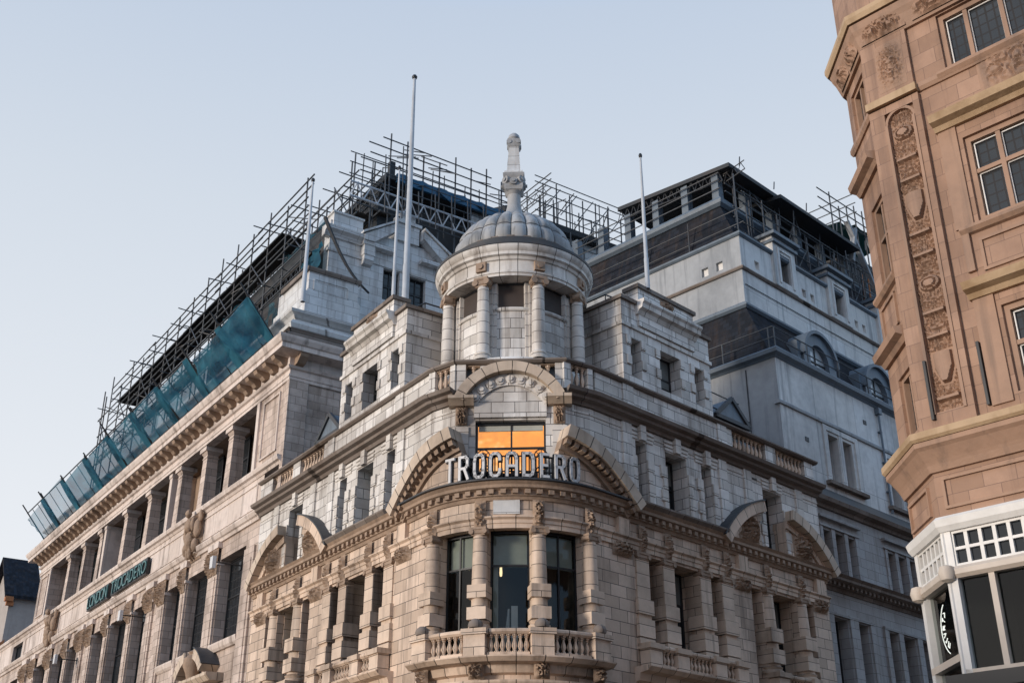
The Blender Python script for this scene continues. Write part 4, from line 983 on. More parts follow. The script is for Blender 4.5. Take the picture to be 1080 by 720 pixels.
# roof pedestal, then the pedimented end of the attic set back over it
m_ = MB(); m_.box(FL, 12.85, 16.5, .1, 2.9, 25.7, 27.1); m_.box(FL, 12.95, 16.4, .2, 2.75, 27.1, 28.25); m_.box(FL, 12.9, 16.45, .14, 2.82, 27.1, 27.22)
E_ = Lin(FL.o + FL.a * 12.95, FL.n, -FL.a)
for z0, z1, a, b in ((27.25, 27.3, .7, 2.5), (27.82, 27.87, .7, 2.5), (27.25, 27.87, .7, .76), (27.25, 27.87, 2.44, 2.5)): m_.box(E_, a, b, -.1, .035 + .001 * z0 / 27, z0, z1)
m_.build('roof_pedestal', M['pale'], WG)
m_ = MB(); m_.sweep(FL.end(12.95), [.1, 2.88], [(-3, 28.2), (.08, 28.2), (.14, 28.32), (.14, 28.4), (-3, 28.44)]); m_.build('coping', M['soot'], WG)
EA = FL.end(14.0)
m_ = MB()
wall(m_, EA, -7.1, 1.4, 25.5, 32.0, [(-2.55, -1.62, 28.45, 30.2), (-4.05, -3.12, 28.45, 30.2)], 0, .4)
wall(m_, FL, 14.0, 14.6, 25.5, 32.0, [], 1.4, .2)
m_.face([EA.P(-7.1, 0, 32.0), EA.P(1.4, 0, 32.0), EA.P(1.4, -14, 32.0), EA.P(-7.1, -14, 32.0)])
m_.build('attic_wall', M['pale'], WG)
m_ = MB(); wall(m_, FL, 14.6, 30, 25.5, 32.0, [], 1.38, .2); m_.build('attic_side_wall', M['tarp'], WG)
for a, b in ((-2.55, -1.62), (-4.05, -3.12)): window(EA, a, b, 28.45, 30.2, -.22, WG, glass='leadbars', fw=.07, mull=((a + b) / 2,), trans=(29.3,))
mb = MB()
mb.sweep(EA, [-7.2, 1.5], [(-.2, 30.25), (.05, 30.25), (.08, 30.36), (-.2, 30.4)]); mb.build('string_course', M['pale'], WG)
for a, b in ((-7.5, -5.3), (-.4, 1.75)):
    mb = MB(); mb.sweep(EA, [a, b], [(-.2, 31.0), (.1, 31.0), (.2, 31.2), (.42, 31.3), (.45, 31.48), (-.2, 31.55)]); mb.build('cornice', M['pale'], WG)
mb = MB()
0 and mb.sweep(EA, [-7.5, -5.3], [(-.2, 31.0), (.1, 31.0), (.2, 31.2), (.42, 31.3), (.45, 31.48), (-.2, 31.55)])
0 and mb.sweep(EA, [-.4, 1.75], [(-.2, 31.0), (.1, 31.0), (.2, 31.2), (.42, 31.3), (.45, 31.48), (-.2, 31.55)])
mb.box(EA, -.3, 1.3, -.6, .1, 31.5, 32.4); mb.box(EA, -.36, 1.36, -.66, .16, 32.4, 32.5)
mb.build('corner_block', M['pale'], WG)
for sg in (-1, 1):
    m_ = MB(); e0 = -2.85 + sg * 2.6; e1 = -2.85 + sg * .75
    m_.prism(EA, [(e0, 31.2), (e0, 31.5), (e1, 32.75), (e1, 32.3), (e0 - sg * .55, 31.2)], -.1, .5); m_.prism(EA, [(e0 + sg * .12, 31.5), (e1, 32.78), (e1, 32.9), (e0 + sg * .12, 31.62)], -.15, .6)
    m_.box(EA, min(e0, e1) - .0, max(e0, e1) + .0, -.1, .42, 31.0, 31.2)
    m_.build('broken_pediment', M['pale'], WG)
    for e in (-.75, -4.7):
        pass
for e in (-.62, -5.05):
    m_ = MB(); m_.box(EA, e - .3, e + .3, 0, .38, 30.45, 31.0); m_.sweep(EA, [e - .26, e + .26], [(0, 29.95), (.2, 30.0), (.34, 30.2), (.34, 30.45), (0, 30.45)]); m_.build('bracket', M['pale'], WG)
m_ = MB(); m_.box(EA, -3.5, -2.2, -.8, .15, 32.0, 33.0); m_.box(EA, -3.6, -2.1, -.9, .25, 33.0, 33.18); m_.box(EA, -3.3, -2.4, -.7, .05, 33.18, 33.7); m_.build('chimney', M['pale'], WG)
m_ = MB(); wall(m_, FL.end(14.6), -17, -7.1, 20, 36.2, [], 0, .2); m_.box(FL.end(14.6), -17, -7.1, -.2, .12, 33.0, 33.2); m_.build('rear_wall', M['pale'], WG)
m_ = MB(); m_.sweep(FL.end(14.6), [-17.5, -9], [(.5, 36.2), (.6, 36.5), (-4, 38.2), (-4, 36.2)]); m_.build('rear_roof', M['tarp'], WG)
m_ = MB(); m_.sweep(FL, [16.6, 52], [(2.0, 25.0), (.3, 28.2), (-6, 29.0), (-6, 25.0)]); m_.build('roof', M['slate'], WG)
# carved figure groups on the frieze
def carved_group(s0, seed):
    t = thing('carved_figure', ['carved stone figure with cartouche on the frieze, right of the teal lettering', 'carved stone figure with cartouche on the frieze, left of the teal lettering'][seed], 'carving', FL.P(s0, 3.5, 16.4), 'carved figure groups on the frieze')
    m_ = MB(); rnd = random.Random(seed)
    def blob(u, d, z, ru, rd, rz_):
        n, k = 18, 13
        ru, rd, rz_ = ru * .8, rd * .8, rz_ * .85
        def P(i, j):
            a = 2 * pi * i / n; b = -pi / 2 + pi * j / (k - 1); w = 1 + .3 * noise.noise(Vector((u + cos(a) * 3, z + b * 4, sin(a) * 3)))
            return FL.P(u + ru * cos(a) * cos(b) * w, d + rd * sin(a) * cos(b) * w, z + rz_ * sin(b))
        m_.grid(P, n, k, lambda i, j: (i * .1, j * .1), True, True)
    blob(s0, 3.75, 17.3, .4, .34, .62); blob(s0, 3.85, 18.05, .32, .3, .42); blob(s0, 3.98, 18.62, .19, .2, .25)
    blob(s0 + .12, 3.75, 16.75, .16, .16, .42); blob(s0 - .14, 3.75, 16.72, .15, .16, .4)
    for sg in (-1, 1):
        blob(s0 + sg * .42, 3.84, 18.05, .13, .16, .42); blob(s0 + sg * .7, 3.7, 17.8, .26, .22, .55); blob(s0 + sg * .6, 3.7, 17.0, .24, .22, .4); blob(s0 + sg * .85, 3.65, 18.4, .15, .14, .36)
    m_.build('figure', M['carved'], t)
    relief(FL, s0 - .85, s0 + .85, 16.35, 18.85, 3.44, .5, 'scrollwork', M['carved'], t, seed=seed, freq=7)
carved_group(22.3, 0); carved_group(48.0, 1)
# door pediment low on the wing
m_ = MB(); DF = FL
for sg in (-1, 1):
    a0, a1 = (pi / 2 + .95, pi / 2 + .28) if sg < 0 else (pi / 2 - .95, pi / 2 - .28)
    arch_band(m_, DF, 19.6, 9.55, 1.75, 2.2, a0, a1, 3.3, 4.1, 8)
m_.sweep(DF, [17.2, 22.0], [(3.3, 10.1), (3.9, 10.1), (4.1, 10.3), (4.1, 10.42), (3.3, 10.45)])
p = m_.build('door_pediment', M['buff'], WG)
m_ = MB(); arch_band(m_, DF, 19.6, 9.55, 2.203, 2.26, pi / 2 + .95, pi / 2 + .28, 3.3, 4.16, 8); m_.build('lead_roof', M['darklead'], p)
m_ = MB(); q = DF.P(19.6, 3.85, 0); m_.lathe(q[0], q[1], [(.22, 10.4), (.3, 10.7), (.45, 11.0), (.42, 11.3), (.2, 11.5), (.26, 11.6), (.0, 11.75)], 14); m_.build('urn', M['carved'], p)

# ---------------------------------------------------------------- teal lettering on the frieze of the wing
SB = thing('frieze_lettering', 'dark teal raised lettering on a long black backing across the frieze of the colonnaded building', 'sign', FL.P(34.4, 3.5, 17.2))
def textmesh(ch, size, ext):
    cu = bpy.data.curves.new('glyph', 'FONT'); cu.body = ch; cu.size = size; cu.extrude = ext; cu.resolution_u = 3; cu.align_x = 'CENTER'
    o = bpy.data.objects.new('glyph', cu); COL.objects.link(o); dg = bpy.context.evaluated_depsgraph_get(); dg.update()
    me = bpy.data.meshes.new_from_object(o.evaluated_get(dg)); bpy.data.objects.remove(o); bpy.data.curves.remove(cu); return me
txt = 'LONDON TROCADERO'; s_a, s_b = 39.75, 29.05; pos = s_a
xs = Vector((-dL.x, -dL.y, 0)); zs_ = Vector((0, 0, 1)); ys = Vector((nL.x, nL.y, 0))
from mathutils import Matrix
for i, ch in enumerate(txt):
    if ch == ' ': continue
    s_ = s_a + (s_b - s_a) * (i + .5) / len(txt)
    me = textmesh(ch, 1.02, .03); me.materials.append(M['teal'])
    o = bpy.data.objects.new('letter', me); COL.objects.link(o); o.parent = SB
    q = Vector(FL.P(s_, 3.70, 17.24))
    rot = Matrix((xs, zs_, ys)).transposed().to_4x4()
    o.matrix_local = Matrix.Translation(q - Vector(SB.location)) @ rot
    m_ = MB(); m_.box(FL, s_ - .36, s_ + .36, 3.5, 3.66, 17.16 + .002 * (i % 2), 18.06 - .002 * (i % 2)); m_.build('letter_box', M['black'], SB)

# ---------------------------------------------------------------- black wall lamps on long arms
for (s_, z, L_), lb in zip(((15.9, 14.7, 1.6), (28.6, 14.75, 1.6), (40.6, 14.4, 1.6), (52.5, 14.3, 1.6)), ('black wall lamp on a long arm nearest the rounded corner bay', 'black wall lamp on a long arm under the right end of the teal lettering', 'black wall lamp on a long arm left of the teal lettering, by the far piers', 'black wall lamp on a long arm at the far left end of the colonnade')):
    t = thing('wall_lamp', lb, 'lamp', FL.P(s_, 3.5, z), 'black wall lamps on the long building')
    m_ = MB(); m_.tube(FL.P(s_, 3.5, z + .05), FL.P(s_, 3.5 + L_ * .75, z + .05), .03); m_.box(FL, s_ - .12, s_ + .12, 3.48, 3.56, z - .15, z + .22); m_.build('arm', M['black'], t)
    m_ = MB(); a = 3.5 + L_ * .75; m_.box(FL, s_ - .16, s_ + .16, a, a + .16, z - .26, z + .26); h_ = m_.build('lamp_head', M['letter'], t)
    m_ = MB(); m_.box(FL, s_ - .13, s_ + .13, a - .012, a - .002, z - .22, z + .22); m_.build('lens', M['letter'], h_)

# ---------------------------------------------------------------- flagpoles
def flagpole(x, y, z0, z1, r, label):
    t = thing('flagpole', label, 'flagpole', (x, y, z0), 'flagpoles on the roofs')
    m_ = MB(); m_.lathe(x, y, [(r * 1.25, z0), (r * 1.25, z0 + (z1 - z0) * .22), (r * 1.1, z0 + (z1 - z0) * .225), (r * .95, z0 + (z1 - z0) * .6), (r * .55, z1)], 12); m_.build('mast', M['pole'], t)
    m_ = MB(); m_.lathe(x, y, [(0, z1), (r * .9, z1 + .02), (r * 1.1, z1 + .1), (r * .7, z1 + .18), (0, z1 + .2)], 10); m_.build('finial', M['black'], t)
flagpole(-8.78, 43.62, 24.3, 30.25, .08, 'white flagpole at the stone roof pedestal, in front of the teal netting')
flagpole(-4.55, 39.77, 22.25, 28.3, .062, 'slimmest white flagpole, close beside the tallest grey one on the attic')
flagpole(-4.12, 39.95, 21.4, 33.0, .11, 'tallest and thickest grey flagpole, rising beside the pedimented attic')
flagpole(5.07, 38.62, 22.25, 28.1, .07, 'white flagpole on the attic pedestal in front of the slate bands')

# ---------------------------------------------------------------- house beyond the wing at the far left
NH = thing('slate_roofed_house', 'small rendered house with dark slate roofs, beyond the far end of the colonnaded building', 'house', FL.P(66, 3, 0))
m_ = MB(); m_.box(FL, 64.4, 76, -4, 3.3, 0, 23.1); m_.prism(FL, [(64.4, 23.1), (71, 23.1), (67.7, 26.2)], 1.3, 3.3); m_.build('wall', M['render'], NH)
m_ = MB()
for a, b in (((64.0, 22.75), (67.7, 26.45)), ((71.4, 22.75), (67.7, 26.45))):
    n = .18; m_.prism(FL, [a, b, (b[0], b[1] + .25), (a[0], a[1] + .25)], 1.0, 3.75)
m_.build('gable_roof', M['slate'], NH)
m_ = MB(); m_.sweep(FL, [64.1, 76], [(1.35, 23.0), (1.4, 23.25), (-1.5, 26.0), (-4.3, 23.2), (-4.3, 23.0)]); m_.build('roof', M['slate'], NH)
m_ = MB(); m_.box(FL, 63.95, 64.4, 3.1, 3.7, 22.5, 22.85); m_.box(FL, 64.1, 64.4, 3.0, 3.55, 22.2, 22.5); m_.build('eaves_bracket', M['clay'], NH)
m_ = MB(); m_.sweep(FL, [63.9, 76], [(3.3, 18.9), (4.0, 18.8), (4.0, 18.9), (3.2, 19.6)]); m_.build('lean_to_roof', M['clay'], NH)

# ------------------------------------------------------------------ unseen terrace added behind the viewer to block low light from the street
OT = thing('shading_terrace', 'unseen brick terrace with sash windows, added across the avenue to shade the lower storeys', 'building', FL.P(-5, 27, 0))
FO = Lin(C0 + nL * 27, dL, -nL); ops = [(-66 + 3.6 * q, -64.4 + 3.6 * q, z_, z_ + 2.1) for q in range(34) for z_ in (1.0, 4.2)]
m_ = MB(); wall(m_, FO, -70, 62, 0, 7.0, ops, 0, .2); m_.face([FO.P(-70, 0, 7.0), FO.P(62, 0, 7.0), FO.P(62, -12, 7.0), FO.P(-70, -12, 7.0)]); m_.face([FO.P(-70, -12, 0), FO.P(62, -12, 0), FO.P(62, -12, 7.0), FO.P(-70, -12, 7.0)]); m_.build('wall', M['pink'], OT)
m_ = MB()
for a, b, z0, z1 in ops: m_.face([FO.P(a, -.2, z0), FO.P(b, -.2, z0), FO.P(b, -.2, z1), FO.P(a, -.2, z1)])
o = m_.build('window_pane', M['glass'], OT); o['kind'] = 'stuff'
mould(FO, [-70, 62], [(-.2, 6.7), (.1, 6.7), (.35, 7.0), (.4, 7.2), (-.2, 7.25)], 'cornice', M['pinktrim'], OT)

# ================================================================== scaffolding helpers
rnd = random.Random(11)
def scaffold(name, label, loc): return thing(name, label, 'scaffolding', loc)
def tube(t, p, q, r=.04, name='scaffold_tube', m='tube'):
    m_ = MB(); m_.tube(p, q, r, 6); return m_.build(name, M[m], t)
def lattice(t, p, q, h, n, r=.035, m='tube'):
    p = Vector(p); q = Vector(q); u = Vector((0, 0, h)); m_ = MB()
    m_.tube(p, q, r, 5); m_.tube(p + u, q + u, r, 5)
    for i in range(n):
        a = p + (q - p) * i / n; b = p + (q - p) * (i + .5) / n + u; c_ = p + (q - p) * (i + 1) / n
        m_.tube(a, b, r * .7, 4); m_.tube(b, c_, r * .7, 4)
    return m_.build('lattice_beam', M[m], t)
def board(t, F, u0, u1, d0, d1, z, th=.06, m='boards', name='deck_board'):
    m_ = MB(); m_.box(F, u0, u1, d0, d1, z, z + th); return m_.build(name, M[m], t)

SC1 = scaffold('roof_scaffold', 'long tube scaffold along the roof of the colonnaded building, above the teal nets', FL.P(14.5, 2.2, 25.7))
u = 15.2; k = 0
while u < 49.5:
    zt = 34.6 + rnd.uniform(-.5, .9)
    tube(SC1, FL.P(u, 2.3, 25.4), FL.P(u + rnd.uniform(-.05, .05), 2.3, zt), .045, 'scaffold_pole')
    tube(SC1, FL.P(u + .3, 1.0, 26.5), FL.P(u + .3, 1.0, zt - rnd.uniform(.2, 1.2)), .045, 'scaffold_pole')
    if k % 2 == 0: tube(SC1, FL.P(u, 2.33, 30.6), FL.P(u + 2.3, 2.33, 32.9), .035, 'brace')
    for z in (30.6, 32.85, 33.9):
        if rnd.random() < .75: tube(SC1, FL.P(u + rnd.uniform(-.1, .4), .6, z + .07), FL.P(u + .1, 2.6 + rnd.uniform(0, .7), z + .07), .035, 'transom')
    u += 2.3; k += 1
for z, a, b, d_ in ((29.2, 14.4, 50, 2.35), (30.55, 14.4, 50.5, 2.35), (31.4, 14.6, 49, 2.35), (32.8, 15, 49.6, 2.35), (33.4, 15, 46.8, 2.35), (33.9, 14.5, 46.5, 2.35), (34.4, 14.4, 46.8, 2.35), (30.5, 14.4, 49, .95), (32.8, 15, 47, .95), (34.0, 14.4, 45.5, .95)):
    p = a
    while p < b:
        q = min(b, p + rnd.uniform(5.2, 6.6)); dz = rnd.uniform(-.05, .05)
        tube(SC1, FL.P(p - .2, d_ + rnd.uniform(0, .06), z + dz), FL.P(q + .3, d_ + rnd.uniform(0, .06), z + dz + rnd.uniform(-.04, .04)), .04, 'ledger'); p = q
for a, b in ((18.2, 25), (25.05, 32), (32.05, 39), (39.05, 45.8)): board(SC1, FL, a, b, .95, 2.28, 32.95 + rnd.uniform(0, .03)); 
for a, b in ((15, 22), (22.1, 30), (30.1, 37), (37.1, 44)): board(SC1, FL, a, b, .95, 1.7, 30.65, .05)
for a in (15.0, 23.5, 32.0, 40.5): lattice(SC1, FL.P(a, 2.2, 29.3), FL.P(a + 8.4, 2.2, 29.3), .55, 14, .03)
for a in (16, 24, 33): lattice(SC1, FL.P(a, .9, 31.6), FL.P(a + 7.5, .9, 31.6), .5, 12, .03)
for u in (49.2, 48.6): tube(SC1, FL.P(u, 2.3, 26), FL.P(u + .1, 2.3, 35.0 - (49.2 - u)), .05, 'scaffold_pole')
for a, b, z0, z1, d_ in ((18.5, 22.8, 28.8, 30.2, 1.4), (22, 30, 28.4, 30.4, 1.9), (30.2, 37, 28.8, 31.2, 1.6), (37.2, 45, 28.2, 30.3, 1.8), (15, 20, 31.2, 32.8, 1.2), (24, 29, 31.3, 32.7, 1.2)):
    m_ = MB(); m_.grid(lambda i, j: FL.P(a + (b - a) * i / 16, d_ + .12 * sin(i * 1.3 + a) * sin(j * .8), z0 + (z1 - z0) * j / 6 - .18 * (1 - cos(2 * pi * i / 8)) * (j / 6)), 17, 7, lambda i, j: (i, j), True)
    m_.build('inner_netting', M['net'], SC1)['weave'] = .45 + .2 * rnd.random()
for k in range(26):
    u = 15 + k * 1.3 + rnd.random(); z = rnd.uniform(29, 34); tube(SC1, FL.P(u, rnd.uniform(.9, 2.4), z), FL.P(u + rnd.uniform(.4, 1.8), rnd.uniform(.9, 2.6), z + rnd.uniform(-.4, 1.0)), .03, 'loose_tube')
for z in (30.0, 31.9, 32.4): tube(SC1, FL.P(14.6, 2.3, z), FL.P(31, 2.3, z + .03), .035, 'ledger'); tube(SC1, FL.P(30.8, 2.36, z), FL.P(47, 2.36, z + .03), .035, 'ledger')
# slate mansard foot in shade behind, and the row of tilted debris nets
labels_n = ['pale half see-through net at the far left end', 'pale half see-through net second from the far left end', 'teal debris net third from the far left end', 'teal debris net fourth from the far left end', 'teal debris net in the middle of the row', 'teal debris net fourth from the roof pedestal', 'teal debris net third from the roof pedestal', 'teal debris net beside the last steep one', 'dark teal net at the right end, by the roof pedestal']
ss = [53.2, 49.0, 44.2, 39.2, 34.6, 30.2, 25.9, 21.5, 17.1, 13.6]
for k in range(9):
    a, b = ss[k], ss[k + 1]; t = thing('debris_net', ('sheet of ' if k < 2 else '') + labels_n[k] + ' of the cornice fans', 'netting', FL.P(a, 4.0, 24.7), 'debris nets tilted out over the cornice')
    nu, nv = 22, 13; m_ = MB(); sag = .22 + .25 * rnd.random(); k1, k2, k3 = rnd.uniform(-.25, .1), rnd.uniform(.05, .42), rnd.uniform(-.15, .2)
    def P(i, j, a=a, b=b, sag=sag, k=k):
        x = i / (nu - 1); y = j / (nv - 1); s_ = a + (b - a) * x
        w = sag * sin(pi * x) ** .7 * sin(pi * y * .6) + .16 * noise.noise(Vector((s_ * 1.1, y * 3, k))) + .07 * noise.noise(Vector((s_ * 3.5, y * 6, k)))
        up = (k1 * (1 - x) + k2 * x) * y
        return FL.P(s_, 3.95 + (1.3 + k3) * y + w * .6, 24.72 + 1.4 * y - w + up)
    m_.grid(P, nu, nv, lambda i, j: (i * .3, j * .3), True); nn = m_.build('mesh_sheet', M['net'], t); nn['weave'] = .55 if k < 2 else .16 + .16 * rnd.random()
    m_ = MB()
    for s_ in (a - .06, b + .06):
        e_ = 1.0 + rnd.uniform(.0, .35); m_.tube(FL.P(s_, 3.9, 24.66), FL.P(s_ + rnd.uniform(-.1, .1), 3.9 + 1.45 * e_, 24.66 + 1.72 * e_), .05)
    m_.tube(FL.P(a, 5.32, 26.34), FL.P(b, 5.32, 26.34), .04); m_.tube(FL.P(a, 3.95, 24.7), FL.P(b, 3.95, 24.7), .03)
    for q in (.33, .66):
        s_ = a + (b - a) * q; m_.tube(FL.P(s_, 3.92, 24.64), FL.P(s_, 5.3, 26.28), .025)
    m_.build('frame', M['black'], t)
    m_ = MB()
    m_.grid(lambda i, j: FL.P(b + (.6 if j else -.05) * 1, 3.95 + 1.4 * i / 7, 24.6 + 1.7 * i / 7 - .1 * sin(pi * i / 7) * j), 8, 2, lambda i, j: (i, j), True); s2 = m_.build('lapped_edge', M['net'], t); s2['weave'] = .02
# net draped by the pedestal
t = thing('hanging_net', 'dark teal net draped down beside the roof pedestal, behind the leftmost flagpole', 'netting', FL.P(14.5, 2.5, 28))
m_ = MB(); m_.grid(lambda i, j: FL.P(14.1 + 2.6 * i / 9, 1.7 + .4 * (1 - j / 9) + .16 * sin(i * 1.7 + j), 28.2 + 2.5 * j / 9 - .5 * (i / 9) * (j / 9)), 10, 10, lambda i, j: (i, j), True); o = m_.build('net_sheet', M['net'], t); o['weave'] = .05
m_ = MB()
for i in range(8):
    a = i / 8; b = (i + 1) / 8; f_ = lambda x: FL.end(13.4).P(2.0 - 2.6 * x, .0, 31.6 - 3.4 * x - .9 * sin(pi * x) * .6)
    m_.tube(f_(a), f_(b), .10 * (1 - .5 * a), 6)
m_.build('gathered_edge', M['tarp'], t)

SC2 = scaffold('rooftop_scaffold', 'tube scaffold with dark temporary roof and blue sheet above the pedimented stone attic', FL.P(14.4, -3, 32))
EB = FL.end(14.3)
for k in range(11):
    d_ = .3 - k * 1.0; tube(SC2, EB.P(d_, .25, 31.6 if d_ > -7.5 else 30.2), EB.P(d_, .25, (35.5 if d_ > -.9 else 37.4) + rnd.uniform(0, 1.3)), .045, 'scaffold_pole')
for z, a, b in ((33.4, -9.8, 1.0), (34.1, -9.8, .9), (36.7, -9.6, -.5), (37.3, -9.9, -.4), (37.9, -8, -1.2)):
    tube(SC2, EB.P(a, .3, z - .02), EB.P(b, .3, z + .04), .04, 'ledger')
for k in range(9):
    s_ = 14.6 + k * 1.9; tube(SC2, FL.P(s_, .2, 31.6), FL.P(s_, .2, 35.3 + rnd.uniform(-.4, .9)), .045, 'scaffold_pole'); tube(SC2, FL.P(s_ + .2, -1.2, 31.6), FL.P(s_ + .2, -1.2, 36.3 + rnd.uniform(-.4, .9)), .045, 'scaffold_pole')
    tube(SC2, FL.P(s_, -2.2, 35.3), FL.P(s_, .9, 35.3), .035, 'transom')
    if k % 2 == 0: tube(SC2, FL.P(s_, .25, 33.0), FL.P(s_ + 1.9, .25, 35.6), .035, 'brace')
for z in (32.6, 33.2, 33.9, 34.6, 35.1):
    tube(SC2, FL.P(14.0 - rnd.random() * .5, .26, z), FL.P(25 + rnd.uniform(0, 5), .26, z + .05), .04, 'ledger'); tube(SC2, FL.P(14.0 - rnd.random() * .6, -1.15, z + .7), FL.P(24 + rnd.uniform(0, 5), -1.15, z + .75), .04, 'ledger')
for z in (36.4, 37.2): tube(SC2, EB.P(-.6, -1.0, z), EB.P(-8, -1.0, z + .1), .04, 'ledger')
board(SC2, FL, 14.6, 19, -1.1, .15, 33.3); board(SC2, FL, 19.1, 25, -1.1, .15, 33.32); board(SC2, FL, 15.0, 22, -2.4, -1.2, 34.0)
lattice(SC2, EB.P(.6, .5, 33.6), EB.P(-9.5, .5, 33.6), .85, 13, .055, 'pole')
lattice(SC2, EB.P(-1.4, .45, 34.6), EB.P(-1.4, -7, 34.6), .75, 9, .04)
m_ = MB(); m_.box(EB, -10.5, -1.6, -12, .1, 35.7, 36.0); m_.box(EB, -10.4, -1.75, -11, -1.0, 32, 35.7); m_.build('temporary_roof', M['tarp'], SC2)
m_ = MB(); m_.box(EB, -9.6, -2.2, .02, .16, 35.62, 36.12); m_.grid(lambda i, j: EB.P(-2.2 - 7.4 * i / 20, .2 + .1 * sin(i * 1.9), 36.1 - (.35 + .22 * sin(i * .9)) * j), 21, 2, lambda i, j: (i, j), True); m_.build('blue_sheet', M['bluesheet'], SC2)
m_ = MB(); m_.box(EB, -2.1, -1.8, -.2, .1, 36.0, 36.8); m_.build('ridge_post', M['tarp'], SC2)
for k in range(9):
    d_ = -1.2 - k * 1.0; tube(SC2, EB.P(d_, .9, 33), EB.P(d_ + .1, .9, 34.8 + rnd.uniform(0, 2.8)), .035, 'scaffold_pole')
for k in range(14):
    d_ = -.6 - rnd.random() * 9; s_ = rnd.uniform(-.2, .9); z = rnd.uniform(36.2, 37.9); tube(SC2, EB.P(d_, s_, z), EB.P(d_ + rnd.uniform(.6, 1.4), s_ - rnd.uniform(.4, 1.0), z + rnd.uniform(.1, .5)), .03, 'loose_tube')

for k in range(16):
    d_ = -.8 - k * .58; s_ = rnd.uniform(-2.2, .6); z = rnd.uniform(36.2, 37.2); tube(SC2, EB.P(d_, s_, 33.5), EB.P(d_ + rnd.uniform(-.1, .1), s_, z + rnd.uniform(0, 1.2)), .032, 'scaffold_pole')
    if k % 2: tube(SC2, EB.P(d_, s_ - .8, z - rnd.random()), EB.P(d_ - rnd.uniform(.4, 1.6), s_ + .8, z - rnd.random()), .028, 'loose_tube')
for z in (34.9, 35.6, 36.2): tube(SC2, EB.P(.7, .5, z), EB.P(-9.9, .5, z + .05), .032, 'ledger')
SC3 = scaffold('corner_scaffold', 'open tube scaffold standing on a dark roof directly behind the dome', FL.P(14.6, -13, 36.4))
ED = FL.end(14.5)
for k in range(7):
    d_ = -11.6 - k * .95; tube(SC3, ED.P(d_, .4, 33.0 if k > 1 else 35), ED.P(d_, .4, 39.6 - rnd.uniform(0, .7) - k * .08), .04, 'scaffold_pole')
    if k < 6: tube(SC3, ED.P(d_, -1.2, 36), ED.P(d_, -1.2, 39.4 - rnd.uniform(0, .6)), .04, 'scaffold_pole')
for z in (36.9, 37.5, 38.2, 38.8, 39.2):
    tube(SC3, ED.P(-11.0, .45, z + .05), ED.P(-18, .45, z - .05), .035, 'ledger'); tube(SC3, ED.P(-11.6, -6, z), ED.P(-11.6, 1.2, z), .035, 'ledger')
for z in (37.5, 38.8): tube(SC3, ED.P(-11.0, -1.2, z + .05), ED.P(-17, -1.2, z - .05), .035, 'ledger')
for k in range(5): tube(SC3, ED.P(-11.6 - k * 1.2, .45, 37.2), ED.P(-12.8 - k * 1.2, .45, 38.9), .03, 'brace')
for k in range(6):
    s_ = rnd.uniform(-2, .3); tube(SC3, ED.P(-13 - k * .6, .7, 37 + rnd.random() * 2), ED.P(-13 - k * .6 - rnd.random(), -1.6, 37 + rnd.random() * 2.2), .03, 'loose_tube')
for k in range(14):
    d_ = -11.4 - rnd.random() * 6; s_ = rnd.uniform(-2, .6); tube(SC3, ED.P(d_, s_, 35.5 + rnd.random()), ED.P(d_ + rnd.uniform(-.1, .1), s_, 38.2 + rnd.random()), .03, 'scaffold_pole')
    if k % 2: tube(SC3, ED.P(d_, .5, 33 + rnd.random() * 3), ED.P(d_ - 1.4, .5, 34 + rnd.random() * 3.5), .028, 'brace')
lattice(SC3, ED.P(-11.6, -5, 38.0), ED.P(-11.6, .8, 38.0), .6, 8, .03)
for z in (31, 32.4, 34, 35.4): tube(SC3, ED.P(-12.5, .45, z), ED.P(-17.5, .45, z), .035, 'ledger')

# ================================================================== stepped white building on the right street
WB = thing('stepped_white_building', 'pale stuccoed building stepping back in tiers, with slate bands and arched dormers', 'building', FR.P(14.1, 3.1, 0))
grp = [[(13.55, 14.25), (14.75, 15.85), (16.6, 17.4)]] + [[(19.1 + 5.2 * k, 19.75 + 5.2 * k), (20.25 + 5.2 * k, 21.35 + 5.2 * k), (21.9 + 5.2 * k, 22.65 + 5.2 * k)] for k in range(4)]
lows = [(a, b, 8.0, 11.9) for g in grp for a, b in g if a > 14.02]
mids = []
for k in range(5):
    s_ = 14.7 + 5.2 * k; mids += [(s_, s_ + .62, 13.75, 15.5), (s_ + .92, s_ + 1.62, 13.75, 15.5), (s_ + 1.92, s_ + 2.5, 13.75, 15.5)]
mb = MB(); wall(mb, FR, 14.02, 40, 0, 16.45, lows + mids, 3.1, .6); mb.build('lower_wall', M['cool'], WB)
for i, (a, b, z0, z1) in enumerate(lows): window(FR, a, b, z0, z1, 2.62, WB, fw=.08, trans=(10.8,), blind=(None, .3, .45, None)[i % 4])
for a, b, z0, z1 in mids: window(FR, a, b, z0, z1, 2.6, WB, fw=.06, trans=(14.7,))
m_ = MB()
for g in grp:
    a, b = max(14.1, g[0][0] - .45), g[-1][1] + .45
    m_.box(FR, a, b, 3.0, 3.22, 11.95, 12.08)
    for (p, q), (r, s_) in zip(g[:-1], g[1:]): m_.box(FR, q + .06, r - .06, 3.0, 3.2, 8, 11.95)
    if a > 14.2: m_.box(FR, a, a + .34, 3.0, 3.19, 8, 11.95)
    m_.box(FR, b - .34, b, 3.0, 3.19, 8, 11.95)
m_.build('pilaster', M['cool'], WB)
